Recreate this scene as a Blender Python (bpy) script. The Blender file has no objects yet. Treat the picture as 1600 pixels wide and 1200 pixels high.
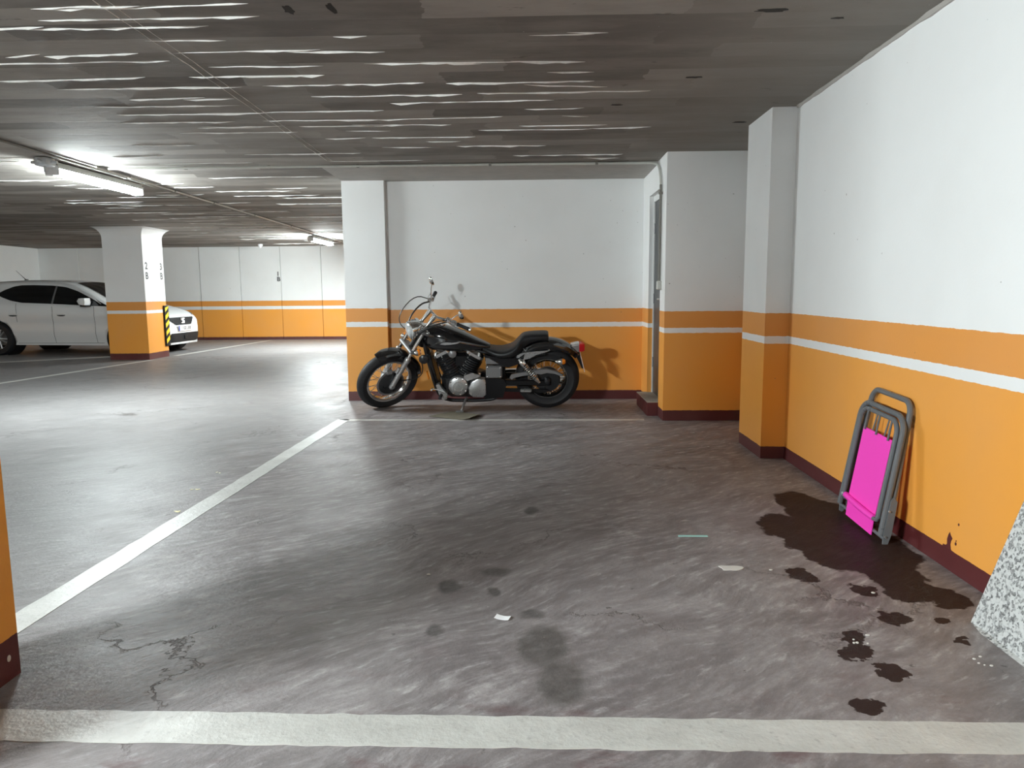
import bpy, math, random
from mathutils import Vector, Matrix, noise as mnoise
R = math.radians
sc = bpy.context.scene
col = sc.collection
random.seed(7)

# ------------------------------------------------------------------ camera
cam = bpy.data.objects.new('camera', bpy.data.cameras.new('camera'))
col.objects.link(cam)
cam.data.sensor_width = 36.0
cam.data.lens = 36.0 * 1152.0 / 1600.0
fw = Vector((-0.02903976, 0.99148491, -0.12694239))
rt = Vector((0.99957031, 0.02829806, -0.00764265))
up = Vector((0.00398535, 0.12710979, 0.99188065))
cam.matrix_world = Matrix(((rt.x, up.x, -fw.x, 0), (rt.y, up.y, -fw.y, 0), (rt.z, up.z, -fw.z, 1.2), (0, 0, 0, 1)))
cam.data.clip_start = 0.02
sc.camera = cam

# ------------------------------------------------------------------ world, exposure
w = bpy.data.worlds.new('world'); sc.world = w; w.use_nodes = True
w.node_tree.nodes['Background'].inputs[0].default_value = (0.9, 1.0, 1.0, 1)
w.node_tree.nodes['Background'].inputs[1].default_value = 0.0
vs = sc.view_settings
vs.view_transform = 'Standard'; vs.look = 'None'; vs.gamma = 1.0; vs.use_curve_mapping = False
EXPOSURE = 0.50
vs.exposure = EXPOSURE
LAMP = 620.0            # radiance of the fluorescent diffusers
LAMP_COL = (0.90, 0.99, 1.0)
LAMPS = [(-4.4, -1.15, 2.29, 2.15), (-4.34, 7.46, 2.318, 0.50), (-4.4, 15.45, 2.24, 0.62)]   # x, y, height, relative output
sc.cycles.max_bounces = 10
sc.cycles.diffuse_bounces = 6
sc.cycles.caustics_reflective = False
sc.cycles.caustics_refractive = False
sc.cycles.sample_clamp_indirect = 4.0

# ------------------------------------------------------------------ node helpers
class NT:
    def __init__(s, name):
        s.m = bpy.data.materials.new(name); s.m.use_nodes = True
        s.t = s.m.node_tree; s.n = s.t.nodes; s.b = s.n['Principled BSDF']
    def new(s, typ, **kw):
        n = s.n.new(typ)
        for k, v in kw.items(): setattr(n, k, v)
        return n
    def link(s, a, b): s.t.links.new(a, b)
    def val(s, sock, v):
        if isinstance(v, bpy.types.NodeSocket): s.link(v, sock)
        elif v is not None:
            if hasattr(sock.default_value, '__len__') and not hasattr(v, '__len__'): v = (v, v, v)
            if hasattr(sock.default_value, '__len__') and len(sock.default_value) == 4 and len(v) == 3: v = (*v, 1)
            sock.default_value = v
    def math(s, op, a, b=None, c=None, clamp=False):
        n = s.new('ShaderNodeMath', operation=op, use_clamp=clamp)
        for i, v in enumerate((a, b, c)):
            if v is not None: s.val(n.inputs[i], v)
        return n.outputs[0]
    def vmath(s, op, a, b=None):
        n = s.new('ShaderNodeVectorMath', operation=op)
        s.val(n.inputs[0], a)
        if b is not None: s.val(n.inputs[1], b)
        return n.outputs['Value'] if op in ('LENGTH', 'DOT_PRODUCT', 'DISTANCE') else n.outputs[0]
    def noise(s, vec, scale, detail=3.0, rough=0.55, dim='3D', out=0):
        n = s.new('ShaderNodeTexNoise', noise_dimensions=dim)
        if dim == '1D': s.val(n.inputs['W'], vec)
        else: s.val(n.inputs['Vector'], vec)
        n.inputs['Scale'].default_value = scale; n.inputs['Detail'].default_value = detail; n.inputs['Roughness'].default_value = rough
        return n.outputs[out]
    def ramp(s, f, lo, hi, a=0.0, b=1.0, smooth=False):
        n = s.new('ShaderNodeMapRange', clamp=True)
        if smooth: n.interpolation_type = 'SMOOTHSTEP'
        s.val(n.inputs[0], f)
        for i, v in zip((1, 2, 3, 4), (lo, hi, a, b)): s.val(n.inputs[i], v)
        return n.outputs[0]
    def mix(s, f, a, b, mode='MIX'):
        n = s.new('ShaderNodeMix', data_type='RGBA', blend_type=mode)
        s.val(n.inputs[0], f); s.val(n.inputs[6], a); s.val(n.inputs[7], b)
        return n.outputs[2]
    def pos(s): return s.new('ShaderNodeNewGeometry').outputs['Position']
    def obj(s): return s.new('ShaderNodeTexCoord').outputs['Object']
    def xyz(s, v):
        n = s.new('ShaderNodeSeparateXYZ'); s.val(n.inputs[0], v); return n.outputs
    def comb(s, x, y, z):
        n = s.new('ShaderNodeCombineXYZ')
        for i, v in enumerate((x, y, z)): s.val(n.inputs[i], v)
        return n.outputs[0]
    def bump(s, h, strength=0.2, dist=0.01):
        n = s.new('ShaderNodeBump'); n.inputs['Strength'].default_value = strength; n.inputs['Distance'].default_value = dist
        s.val(n.inputs['Height'], h); s.link(n.outputs[0], s.b.inputs['Normal'])
    def out(s, color=None, rough=None, metal=None, **kw):
        for k, v in (('Base Color', color), ('Roughness', rough), ('Metallic', metal)):
            if v is not None: s.val(s.b.inputs[k], v)
        for k, v in kw.items(): s.val(s.b.inputs[k.replace('_', ' ')], v)
        return s.m

def basic(name, color, rough=0.5, metal=0.0, grain=0.06, scale=60.0, bump=0.0, **kw):
    t = NT(name)
    n = t.noise(t.obj(), scale, 3)
    c = t.mix(n, tuple(x * (1 - grain) for x in color), tuple(min(1, x * (1 + grain)) for x in color))
    if bump: t.bump(n, bump, 0.003)
    return t.out(c, t.ramp(n, 0.3, 0.7, max(0.0, rough - 0.04), rough + 0.04), metal, **kw)

# ------------------------------------------------------------------ materials of the setting
WHITE = (0.83, 0.838, 0.835); ORANGE = (0.80, 0.335, 0.05); ORANGE2 = (0.73, 0.295, 0.052); MAROON = (0.085, 0.013, 0.014)
def paint_mat(name, base, s0, s1, top, seed=0.0, white=WHITE):
    t = NT(name); P = t.pos(); x, y, z = t.xyz(P)
    wob = t.math('MULTIPLY', t.math('SUBTRACT', t.noise(P, 22.0, 4), 0.5), 0.010)
    zz = t.math('ADD', z, wob)
    gr = t.noise(P, 1.6, 4)
    c = t.mix(t.math('GREATER_THAN', zz, base), MAROON, ORANGE)
    c = t.mix(t.math('GREATER_THAN', zz, s0), c, (white[0]*.97, white[1]*.97, white[2]*.97))
    c = t.mix(t.math('GREATER_THAN', zz, s1), c, ORANGE2)
    c = t.mix(t.math('GREATER_THAN', zz, top), c, white)
    c = t.mix(t.ramp(gr, 0.35, 0.75, 0.0, 0.10), c, (0.42, 0.38, 0.33))
    # scuffs and scratches on the paint
    v = t.vmath('MULTIPLY', P, (9.0, 9.0, 3.0))
    sc1 = t.ramp(t.noise(v, 1.0, 6, 0.7), 0.70, 0.78, 0, 0.28)
    c = t.mix(sc1, c, (0.22, 0.18, 0.15))
    dots = t.ramp(t.noise(P, 34.0, 1), 0.80, 0.83, 0, 0.55)
    c = t.mix(dots, c, (0.10, 0.06, 0.05))
    t.bump(t.noise(P, 90.0, 4), 0.12, 0.004)
    return t.out(c, t.ramp(gr, 0.3, 0.7, 0.42, 0.55))
M = {}
M['wall_right'] = paint_mat('painted_plaster', 0.0865, 0.8147, 0.8653, 1.0243)
M['wall_back'] = paint_mat('painted_plaster_back', 0.098, 0.795, 0.845, 0.992, 0)
M['column_back'] = paint_mat('painted_column_back', 0.104, 0.811, 0.865, 1.009)
M['wall_alcove'] = paint_mat('painted_alcove', 0.095, 0.801, 0.847, 0.996)
M['wall_far'] = paint_mat('painted_far', 0.068, 0.759, 0.838, 0.972, 0, (0.80, 0.81, 0.80))
M['column_car'] = paint_mat('painted_car_column', 0.115, 0.826, 0.883, 1.035)
M['column_front'] = paint_mat('painted_front_column', 0.135, 0.82, 0.87, 1.02)

def floor_mat():
    t = NT('worn_garage_concrete'); P = t.pos(); x, y, z = t.xyz(P)
    p2 = t.comb(x, y, 0.0)
    big = t.noise(p2, 0.55, 5, 0.6)
    mid = t.noise(p2, 3.2, 6, 0.62)
    # trowel strokes : short streaks along a diagonal over broader sweeps
    rot = t.new('ShaderNodeMapping'); rot.vector_type = 'TEXTURE'; rot.inputs['Rotation'].default_value = (0, 0, R(38)); rot.inputs['Scale'].default_value = (1.0, 0.32, 1.0)
    wv = t.vmath('ADD', p2, t.vmath('MULTIPLY', t.noise(p2, 1.1, 2, 0.5, out=1), (0.35, 0.35, 0.0)))
    t.link(wv, rot.inputs[0])
    sweep = t.noise(rot.outputs[0], 2.4, 8, 0.72)
    strok = t.noise(rot.outputs[0], 9.0, 6, 0.66)
    zone = t.ramp(t.noise(p2, 0.8, 3), 0.40, 0.62)
    c = t.mix(t.ramp(mid, 0.3, 0.72), (0.250, 0.230, 0.229), (0.380, 0.356, 0.356))
    c = t.mix(t.ramp(sweep, 0.40, 0.60, 0.75, 0.0), c, (0.145, 0.129, 0.129))
    c = t.mix(t.math('MULTIPLY', t.ramp(strok, 0.42, 0.56, 0.62, 0.0), t.math('ADD', 0.35, t.math('MULTIPLY', zone, 0.65))), c, (0.115, 0.098, 0.100))
    c = t.mix(t.ramp(strok, 0.57, 0.70, 0.0, 0.55), c, (0.54, 0.52, 0.52))
    c = t.mix(t.ramp(big, 0.45, 0.70, 0.0, 0.35), c, (0.215, 0.180, 0.183))
    # lane (left) darkened in the colour to offset strong lamp light there
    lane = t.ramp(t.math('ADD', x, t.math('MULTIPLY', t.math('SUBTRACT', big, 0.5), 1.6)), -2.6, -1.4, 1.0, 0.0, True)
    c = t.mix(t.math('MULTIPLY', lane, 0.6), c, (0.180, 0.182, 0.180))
    # maroon paint showing through near the front line
    redn = t.noise(t.vmath('MULTIPLY', p2, (1.0, 2.2, 1.0)), 3.6, 5, 0.65)
    redzone = t.math('MULTIPLY', t.ramp(y, 1.5, 2.7, 1.0, 0.0, True), t.ramp(redn, 0.56, 0.68, 0.0, 0.7))
    c = t.mix(redzone, c, (0.115, 0.058, 0.062))
    warp = t.vmath('MULTIPLY', t.vmath('SUBTRACT', t.noise(p2, 9.0, 5, 0.6, out=1), (0.5, 0.5, 0.5)), (0.16, 0.16, 0.0))
    warp2 = t.vmath('MULTIPLY', t.vmath('SUBTRACT', t.noise(p2, 2.6, 2, 0.5, out=1), (0.5, 0.5, 0.5)), (0.12, 0.12, 0.0))
    pw = t.vmath('ADD', t.vmath('ADD', p2, warp), warp2)
    def blobs(lst, src):
        d = None
        for (bx, by, rx, ry) in lst:
            q = t.vmath('MULTIPLY', t.vmath('SUBTRACT', src, (bx, by, 0)), (1 / rx, 1 / ry, 0))
            l = t.vmath('LENGTH', q)
            d = l if d is None else t.math('SMOOTH_MIN', d, l, 0.25)
        return d
    soft = t.vmath('ADD', p2, t.vmath('MULTIPLY', warp, (0.45, 0.45, 0)))
    oil = blobs([(0.032, 2.376, 0.087, 0.137), (0.08, 2.146, 0.075, 0.128)], soft)
    oil2 = blobs([(-0.347, 2.874, 0.052, 0.072), (-0.164, 3.035, 0.075, 0.06), (-0.166, 2.818, 0.031, 0.05), (-0.016, 2.615, 0.06, 0.049), (-0.353, 2.481, 0.032, 0.05), (-0.015, 3.913, 0.042, 0.082)], soft)
    patch = t.ramp(t.noise(p2, 14.0, 5, 0.65), 0.35, 0.60, 0.60, 1.0)
    om = t.math('MULTIPLY', t.ramp(oil, 0.72, 1.15, 0.88, 0.0, True), patch)
    c = t.mix(om, c, (0.040, 0.036, 0.033))
    halo = t.ramp(oil, 1.0, 1.5, 0.35, 0.0, True)
    c = t.mix(halo, c, (0.16, 0.145, 0.138))
    c = t.mix(t.math('MULTIPLY', t.ramp(oil2, 0.55, 1.15, 0.80, 0.0, True), patch), c, (0.055, 0.050, 0.047))
    wet = blobs([(1.517, 4.013, 0.147, 0.295), (1.267, 3.655, 0.135, 0.226), (1.55, 3.761, 0.204, 0.37), (1.356, 3.347, 0.177, 0.295), (1.552, 3.391, 0.194, 0.357), (1.506, 3.071, 0.13, 0.264), (1.533, 2.836, 0.138, 0.1), (1.608, 2.746, 0.078, 0.094), (1.328, 2.853, 0.056, 0.076), (1.122, 2.997, 0.048, 0.077), (1.303, 2.598, 0.044, 0.064), (1.456, 2.553, 0.027, 0.031), (1.096, 2.427, 0.039, 0.066), (1.072, 2.337, 0.059, 0.044), (1.118, 2.222, 0.04, 0.063), (0.963, 2.042, 0.041, 0.054), (1.456, 2.404, 0.03, 0.027)], pw)
    wm = t.ramp(wet, 0.90, 1.02, 0.94, 0.0, True)
    c = t.mix(wm, c, t.mix(mid, (0.013, 0.006, 0.005), (0.032, 0.015, 0.012)))
    # hairline cracks / old patch outlines
    vo = t.new('ShaderNodeTexVoronoi', feature='DISTANCE_TO_EDGE'); vo.inputs['Scale'].default_value = 0.9
    t.link(t.vmath('ADD', p2, t.vmath('MULTIPLY', t.noise(p2, 3.0, 6, 0.7, out=1), (0.8, 0.8, 0.0))), vo.inputs['Vector'])
    cr = t.math('MULTIPLY', t.ramp(vo.outputs[0], 0.0, 0.010, 0.75, 0.0), t.ramp(t.noise(p2, 1.1, 2), 0.50, 0.60))
    c = t.mix(cr, c, (0.05, 0.043, 0.04))
    # small dark spots and pale specks
    c = t.mix(t.ramp(t.noise(p2, 17.0, 3, 0.6), 0.70, 0.76, 0, 0.75), c, (0.045, 0.038, 0.036))
    c = t.mix(t.ramp(t.noise(p2, 70.0, 1), 0.81, 0.83, 0, 0.9), c, (0.55, 0.54, 0.50))
    ro = t.ramp(t.math('ADD', t.math('MULTIPLY', mid, 0.6), t.math('MULTIPLY', sweep, 0.4)), 0.35, 0.65, 0.36, 0.55)
    ro = t.math('ADD', ro, t.math('MULTIPLY', wm, 0.08))
    spec = t.math('SUBTRACT', 0.22, t.math('MULTIPLY', wm, 0.16))
    h = t.math('ADD', t.math('ADD', t.math('MULTIPLY', sweep, 0.7), t.math('MULTIPLY', strok, 0.5)), t.math('MULTIPLY', t.noise(p2, 45.0, 4, 0.7), 0.25))
    h = t.math('SUBTRACT', h, t.math('MULTIPLY', cr, 0.5))
    t.bump(h, 0.5, 0.014)
    return t.out(c, ro, 0.0, Specular_IOR_Level=spec)
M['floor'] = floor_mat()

def line_mat(name, wear=0.5, col_=(0.56, 0.56, 0.53)):
    t = NT(name); P = t.pos(); x, y, z = t.xyz(P); p2 = t.comb(x, y, 0.0)
    n1 = t.noise(p2, 6.0, 6, 0.68); n2 = t.noise(p2, 38.0, 4, 0.65)
    c = t.mix(t.ramp(n1, 0.35, 0.7, 0.0, wear), col_, (0.30, 0.29, 0.27))
    c = t.mix(t.ramp(n2, 0.58, 0.72, 0.0, 0.5), c, (0.25, 0.24, 0.225))
    t.bump(n2, 0.4, 0.006)
    return t.out(c, 0.42)
M['line'] = line_mat('road_marking_paint')
M['line_worn'] = line_mat('worn_road_marking_paint', 0.75, (0.56, 0.55, 0.52))

def ceiling_mat():
    t = NT('board_marked_concrete'); P = t.pos(); x, y, z = t.xyz(P)
    yb = t.math('DIVIDE', t.math('ADD', y, t.math('MULTIPLY', t.noise(t.comb(x, y, 0), 0.9, 2), 0.05)), 0.205)
    bi = t.math('FLOOR', yb)
    wn = t.new('ShaderNodeTexWhiteNoise', noise_dimensions='1D'); t.link(bi, wn.inputs['W'])
    # boards of random length along x
    xs = t.math('ADD', t.math('DIVIDE', x, 1.15), t.math('MULTIPLY', wn.outputs[0], 17.0))
    xj = t.math('ADD', xs, t.math('MULTIPLY', t.noise(P, 6.0, 4), 0.16))
    wn2 = t.new('ShaderNodeTexWhiteNoise', noise_dimensions='2D'); t.link(t.comb(bi, t.math('FLOOR', xj), 0), wn2.inputs['Vector'])
    blot = t.noise(t.vmath('MULTIPLY', P, (1.0, 3.0, 1.0)), 1.5, 6, 0.62)
    f = t.math('ADD', t.math('MULTIPLY', wn2.outputs[0], 0.45), t.math('MULTIPLY', blot, 0.75))
    c = t.mix(t.ramp(f, 0.36, 0.84), (0.145, 0.129, 0.115), (0.335, 0.311, 0.283))
    plain = t.ramp(x, 0.3, 1.3, 0.0, 0.8, True)
    c = t.mix(plain, c, t.mix(blot, (0.185, 0.165, 0.146), (0.262, 0.236, 0.211)))
    fy = t.math('ABSOLUTE', t.math('SUBTRACT', t.math('FRACT', yb), 0.5))
    edge = t.math('MULTIPLY', t.ramp(fy, 0.47, 0.5), t.ramp(t.noise(t.vmath('MULTIPLY', P, (1.0, 5.0, 1.0)), 1.2, 3), 0.45, 0.62))
    edge = t.math('MULTIPLY', edge, t.ramp(x, 0.3, 1.0, 1.0, 0.1))
    c = t.mix(t.math('MULTIPLY', edge, 0.5), c, (0.07, 0.06, 0.052))
    c = t.mix(t.ramp(t.noise(t.vmath('MULTIPLY', P, (4.0, 11.0, 1.0)), 1.0, 5, 0.7), 0.66, 0.72, 0, 0.7), c, (0.085, 0.073, 0.064))
    c = t.mix(t.ramp(t.noise(P, 40.0, 2), 0.76, 0.79, 0, 0.6), c, (0.55, 0.53, 0.49))
    h = t.math('ADD', t.math('MULTIPLY', wn2.outputs[0], 0.6), t.math('ADD', t.math('MULTIPLY', t.noise(P, 16.0, 5), 0.35), t.math('MULTIPLY', edge, -0.6)))
    t.bump(h, 0.5, 0.012)
    return t.out(c, 0.8)
M['ceiling'] = ceiling_mat()
M['soffit'] = basic('smooth_concrete', (0.40, 0.378, 0.35), 0.75, grain=0.22, scale=7.0, bump=0.15)
M['wall_bare'] = basic('bare_concrete_wall', (0.20, 0.19, 0.18), 0.8, grain=0.2, scale=5)
M['ridge'] = basic('mortar_ridge', (0.86, 0.85, 0.81), 0.7, grain=0.2, scale=30)
M['void'] = basic('dark_spall', (0.03, 0.026, 0.023), 0.9)
M['chip'] = basic('bare_plaster_chip', (0.60, 0.58, 0.54), 0.8)

# ------------------------------------------------------------------ materials of the things
M['black_paint'] = basic('black_gloss_paint', (0.004, 0.004, 0.005), 0.09, Coat_Weight=0.6, Coat_Roughness=0.05)
M['black_satin'] = basic('black_satin_metal', (0.007, 0.007, 0.008), 0.32, Specular_IOR_Level=0.35)
M['engine_black'] = basic('engine_black', (0.020, 0.021, 0.023), 0.30, metal=0.2, grain=0.02, scale=20)
M['chrome'] = basic('chrome', (0.78, 0.78, 0.77), 0.10, metal=1.0, grain=0.02)
M['alu'] = basic('cast_aluminium', (0.55, 0.55, 0.55), 0.30, metal=0.8, scale=90)
M['alu_dull'] = basic('dull_aluminium', (0.25, 0.25, 0.255), 0.40, metal=0.5, scale=90)
M['rubber'] = basic('tyre_rubber', (0.016, 0.016, 0.018), 0.62, grain=0.2, scale=80, Specular_IOR_Level=0.35)
M['leather'] = basic('black_seat_vinyl', (0.009, 0.009, 0.010), 0.42, grain=0.2, scale=160, bump=0.1, Specular_IOR_Level=0.3)
M['headglass'] = basic('headlight_glass', (0.62, 0.66, 0.68), 0.06, metal=0.55)
M['mirror'] = basic('mirror_glass', (0.7, 0.72, 0.74), 0.03, metal=1.0, grain=0.01)
M['red_lens'] = basic('red_lens', (0.52, 0.010, 0.016), 0.12)
M['amber_lens'] = basic('amber_lens', (0.85, 0.24, 0.015), 0.15)
M['cable'] = basic('black_cable', (0.012, 0.012, 0.012), 0.4)
M['plate_white'] = basic('plate_white', (0.78, 0.79, 0.80), 0.3)
M['blue'] = basic('plate_blue', (0.03, 0.07, 0.35), 0.35)
M['ink'] = basic('black_ink', (0.02, 0.02, 0.022), 0.5)
M['stencil'] = basic('faded_stencil_ink', (0.055, 0.055, 0.06), 0.7, grain=0.4, scale=40)
M['car_paint'] = basic('white_car_paint', (0.74, 0.75, 0.75), 0.16, grain=0.01, Coat_Weight=0.7, Coat_Roughness=0.04)
M['glass_dark'] = basic('tinted_car_glass', (0.008, 0.009, 0.010), 0.04, Specular_IOR_Level=0.6)
M['plastic_black'] = basic('black_plastic', (0.010, 0.010, 0.011), 0.5, grain=0.15, Specular_IOR_Level=0.25)
M['seam'] = basic('panel_gap', (0.03, 0.03, 0.03), 0.6)
M['yellow'] = basic('safety_yellow', (0.80, 0.62, 0.015), 0.5)
M['grey_tube'] = basic('grey_painted_tube', (0.125, 0.132, 0.14), 0.30, grain=0.02, scale=8)
M['grey_plate'] = basic('grey_chair_plate', (0.135, 0.145, 0.155), 0.4, grain=0.04, scale=8)
M['pink'] = basic('pink_canvas', (0.88, 0.045, 0.48), 0.55, grain=0.03, scale=300, bump=0.05)
M['pvc'] = basic('grey_pvc_conduit', (0.50, 0.50, 0.46), 0.45, grain=0.12, scale=20)
M['pvc_dark'] = basic('dirty_conduit', (0.16, 0.15, 0.13), 0.6, grain=0.2, scale=20)
M['box'] = basic('grey_junction_plastic', (0.60, 0.63, 0.65), 0.45)
M['housing'] = basic('lamp_housing', (0.52, 0.55, 0.54), 0.5)
M['door'] = basic('grey_door_paint', (0.050, 0.052, 0.055), 0.38, grain=0.1, scale=8)
M['frame_white'] = basic('door_frame_paint', (0.70, 0.70, 0.69), 0.5)
M['step'] = basic('cement_step', (0.36, 0.335, 0.29), 0.75, grain=0.2, scale=14, bump=0.1)
M['step_red'] = basic('maroon_paint', MAROON, 0.5, grain=0.2, scale=12)
M['paper'] = basic('white_paper', (0.82, 0.83, 0.84), 0.7)
M['teal'] = basic('pale_teal_plastic', (0.34, 0.62, 0.58), 0.45)
M['leaf'] = basic('dry_straw', (0.80, 0.76, 0.52), 0.8)
M['cardboard'] = basic('dirty_cardboard', (0.155, 0.135, 0.095), 0.85, grain=0.35, scale=9, bump=0.2)
def lamp_mat(k=1.0):
    t = NT('fluorescent_diffuser')
    t.b.inputs['Base Color'].default_value = (0.9, 0.9, 0.9, 1)
    t.b.inputs['Emission Color'].default_value = (*LAMP_COL, 1)
    t.b.inputs['Emission Strength'].default_value = LAMP*k
    return t.m

def granite_mat():
    t = NT('speckled_granite'); P = t.obj()
    v = t.new('ShaderNodeTexVoronoi'); v.inputs['Scale'].default_value = 105.0
    t.link(t.vmath('ADD', P, t.vmath('MULTIPLY', t.noise(P, 60.0, 2, out=1), (0.012, 0.012, 0.012))), v.inputs['Vector'])
    g = t.xyz(v.outputs['Color'])[0]
    c = t.mix(t.ramp(g, 0.28, 0.55), (0.075, 0.078, 0.08), (0.52, 0.53, 0.52))
    c = t.mix(t.ramp(t.noise(P, 160.0, 3), 0.38, 0.62, 0.0, 0.5), c, (0.58, 0.58, 0.57))
    c = t.mix(t.ramp(t.noise(P, 55.0, 4), 0.60, 0.70, 0.0, 0.75), c, (0.13, 0.13, 0.135))
    return t.out(c, 0.35)
M['granite'] = granite_mat()

# ------------------------------------------------------------------ mesh builder
def frame_for(d):
    d = Vector(d).normalized()
    a = Vector((0, 0, 1)) if abs(d.z) < 0.9 else Vector((1, 0, 0))
    u = d.cross(a).normalized(); v = d.cross(u).normalized()
    return u, v
def plin(tab, x):
    if x <= tab[0][0]: return tab[0][1]
    for (a, b), (c, d) in zip(tab, tab[1:]):
        if x <= c: return b + (d - b)*(x - a)/(c - a)
    return tab[-1][1]
class MB:
    def __init__(s): s.v = []; s.f = []
    def add(s, vs_, fs):
        o = len(s.v); s.v += [tuple(x) for x in vs_]; s.f += [tuple(i + o for i in f) for f in fs]; return s
    def box(s, x0, x1, y0, y1, z0, z1, M4=None):
        vs_ = [Vector((x, y, z)) for x in (x0, x1) for y in (y0, y1) for z in (z0, z1)]
        if M4 is not None: vs_ = [M4 @ p for p in vs_]
        return s.add(vs_, [(0, 1, 3, 2), (4, 6, 7, 5), (0, 4, 5, 1), (2, 3, 7, 6), (0, 2, 6, 4), (1, 5, 7, 3)])
    def rbox(s, x0, x1, y0, y1, z0, z1, r=0.01, M4=None):
        # box with chamfered edges (all twelve)
        cx, cy, cz = (x0+x1)/2, (y0+y1)/2, (z0+z1)/2; hx, hy, hz = (x1-x0)/2, (y1-y0)/2, (z1-z0)/2
        rings = []
        for zz, k in ((-hz, r), (-hz + r, 0), (hz - r, 0), (hz, r)):
            a, b = hx - k, hy - k
            rings.append([Vector((cx + px, cy + py, cz + zz)) for px, py in ((-a + r, -b), (a - r, -b), (a, -b + r), (a, b - r), (a - r, b), (-a + r, b), (-a, b - r), (-a, -b + r))])
        if M4 is not None: rings = [[M4 @ p for p in q] for q in rings]
        return s.loft(rings)
    def loft(s, rings, caps=True, closed=True):
        n = len(rings[0]); o = len(s.v)
        for r in rings: s.v += [tuple(p) for p in r]
        for i in range(len(rings) - 1):
            for j in range(n if closed else n - 1):
                k = (j + 1) % n
                s.f.append((o + i*n + j, o + i*n + k, o + (i+1)*n + k, o + (i+1)*n + j))
        if caps and closed:
            s.f.append(tuple(o + j for j in range(n))[::-1]); s.f.append(tuple(o + (len(rings)-1)*n + j for j in range(n)))
        return s
    def cyl(s, p0, p1, r0, r1=None, seg=12):
        r1 = r0 if r1 is None else r1
        p0, p1 = Vector(p0), Vector(p1); u, v = frame_for(p1 - p0)
        return s.loft([[p + (u*math.cos(2*math.pi*i/seg) + v*math.sin(2*math.pi*i/seg))*r for i in range(seg)] for p, r in ((p0, r0), (p1, r1))])
    def lathe(s, o, d, prof, seg=24, closed=False):
        # prof: (radius, height along d)
        o = Vector(o); d = Vector(d).normalized(); u, v = frame_for(d)
        rings = [[o + d*h + (u*math.cos(2*math.pi*i/seg) + v*math.sin(2*math.pi*i/seg))*max(r, 1e-4) for i in range(seg)] for r, h in prof]
        if closed: rings.append(rings[0])
        return s.loft(rings, caps=not closed)
    def tube(s, pts, r, seg=8, closed=False, smooth=0):
        pts = [Vector(p) for p in pts]
        for _ in range(smooth):
            q = []
            n = len(pts)
            rng = range(n if closed else n - 1)
            if not closed: q.append(pts[0])
            for i in rng:
                a, b = pts[i], pts[(i+1) % n]; q += [a*.75 + b*.25, a*.25 + b*.75]
            if not closed: q.append(pts[-1])
            pts = q
        n = len(pts); rings = []; pu = None
        for i in range(n):
            if closed: d = pts[(i+1) % n] - pts[i-1]
            else: d = pts[min(i+1, n-1)] - pts[max(i-1, 0)]
            d.normalize()
            if pu is None: u, v = frame_for(d)
            else:
                u = pu - d * pu.dot(d)
                if u.length < 1e-5: u, _ = frame_for(d)
                u.normalize(); v = d.cross(u)
            pu = u; rr = plin([(k/(len(r)-1), q) for k, q in enumerate(r)], i/max(n-1, 1)) if isinstance(r, (list, tuple)) else r
            rings.append([pts[i] + (u*math.cos(2*math.pi*k/seg) + v*math.sin(2*math.pi*k/seg))*rr for k in range(seg)])
        if closed: rings.append(rings[0])
        return s.loft(rings, caps=not closed)
    def ball(s, c, rx, ry=None, rz=None, seg=16, rings=10, M4=None):
        ry = rx if ry is None else ry; rz = rx if rz is None else rz; c = Vector(c); rr = []
        for i in range(rings + 1):
            a = math.pi*i/rings; sr = max(math.sin(a), 1e-3)
            rr.append([Vector((rx*sr*math.cos(2*math.pi*k/seg), ry*sr*math.sin(2*math.pi*k/seg), -rz*math.cos(a))) for k in range(seg)])
        rr = [[(M4 @ p if M4 is not None else p) + c for p in q] for q in rr]
        return s.loft(rr)
    def prism(s, poly, a, b, axis='y'):
        def P(p, t):
            return {'y': (p[0], t, p[1]), 'x': (t, p[0], p[1]), 'z': (p[0], p[1], t)}[axis]
        return s.loft([[Vector(P(p, a)) for p in poly], [Vector(P(p, b)) for p in poly]])
    def grid(s, rows):
        n = len(rows[0]); o = len(s.v)
        for r in rows: s.v += [tuple(p) for p in r]
        for i in range(len(rows)-1):
            for j in range(n-1): s.f.append((o+i*n+j, o+i*n+j+1, o+(i+1)*n+j+1, o+(i+1)*n+j))
        return s
    def xf(s, fn): s.v = [tuple(fn(Vector(p))) for p in s.v]; return s
    def build(s, name, mat, parent=None, sharp=35.0, **props):
        me = bpy.data.meshes.new(name); me.from_pydata(s.v, [], s.f)
        import bmesh
        bm = bmesh.new(); bm.from_mesh(me); bmesh.ops.recalc_face_normals(bm, faces=bm.faces); bm.to_mesh(me); bm.free()
        if sharp:
            me.shade_smooth(); me.set_sharp_from_angle(angle=R(sharp))
        me.materials.append(M[mat] if isinstance(mat, str) else mat)
        o = bpy.data.objects.new(name, me); col.objects.link(o)
        if parent is not None: o.parent = parent
        for k, v in props.items(): o[k] = v
        return o
def tag(o, label=None, cat=None, group=None, kind=None):
    for k, v in (('label', label), ('category', cat), ('group', group), ('kind', kind)):
        if v: o[k] = v
    return o
def empty(name, loc=(0, 0, 0), rot=(0, 0, 0)):
    o = bpy.data.objects.new(name, None); col.objects.link(o); o.location = loc; o.rotation_euler = rot; o.empty_display_size = 0.1
    return o
def struct(name, mb, mat, parent=None, sharp=35.0):
    o = mb.build(name, mat, parent, sharp)
    if parent is None: o['kind'] = 'structure'
    return o
def clone(o, parent=None):
    c = o.copy(); col.objects.link(c)
    if parent is not None: c.parent = parent
    for ch in list(o.children): clone(ch, c)
    return c
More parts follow.
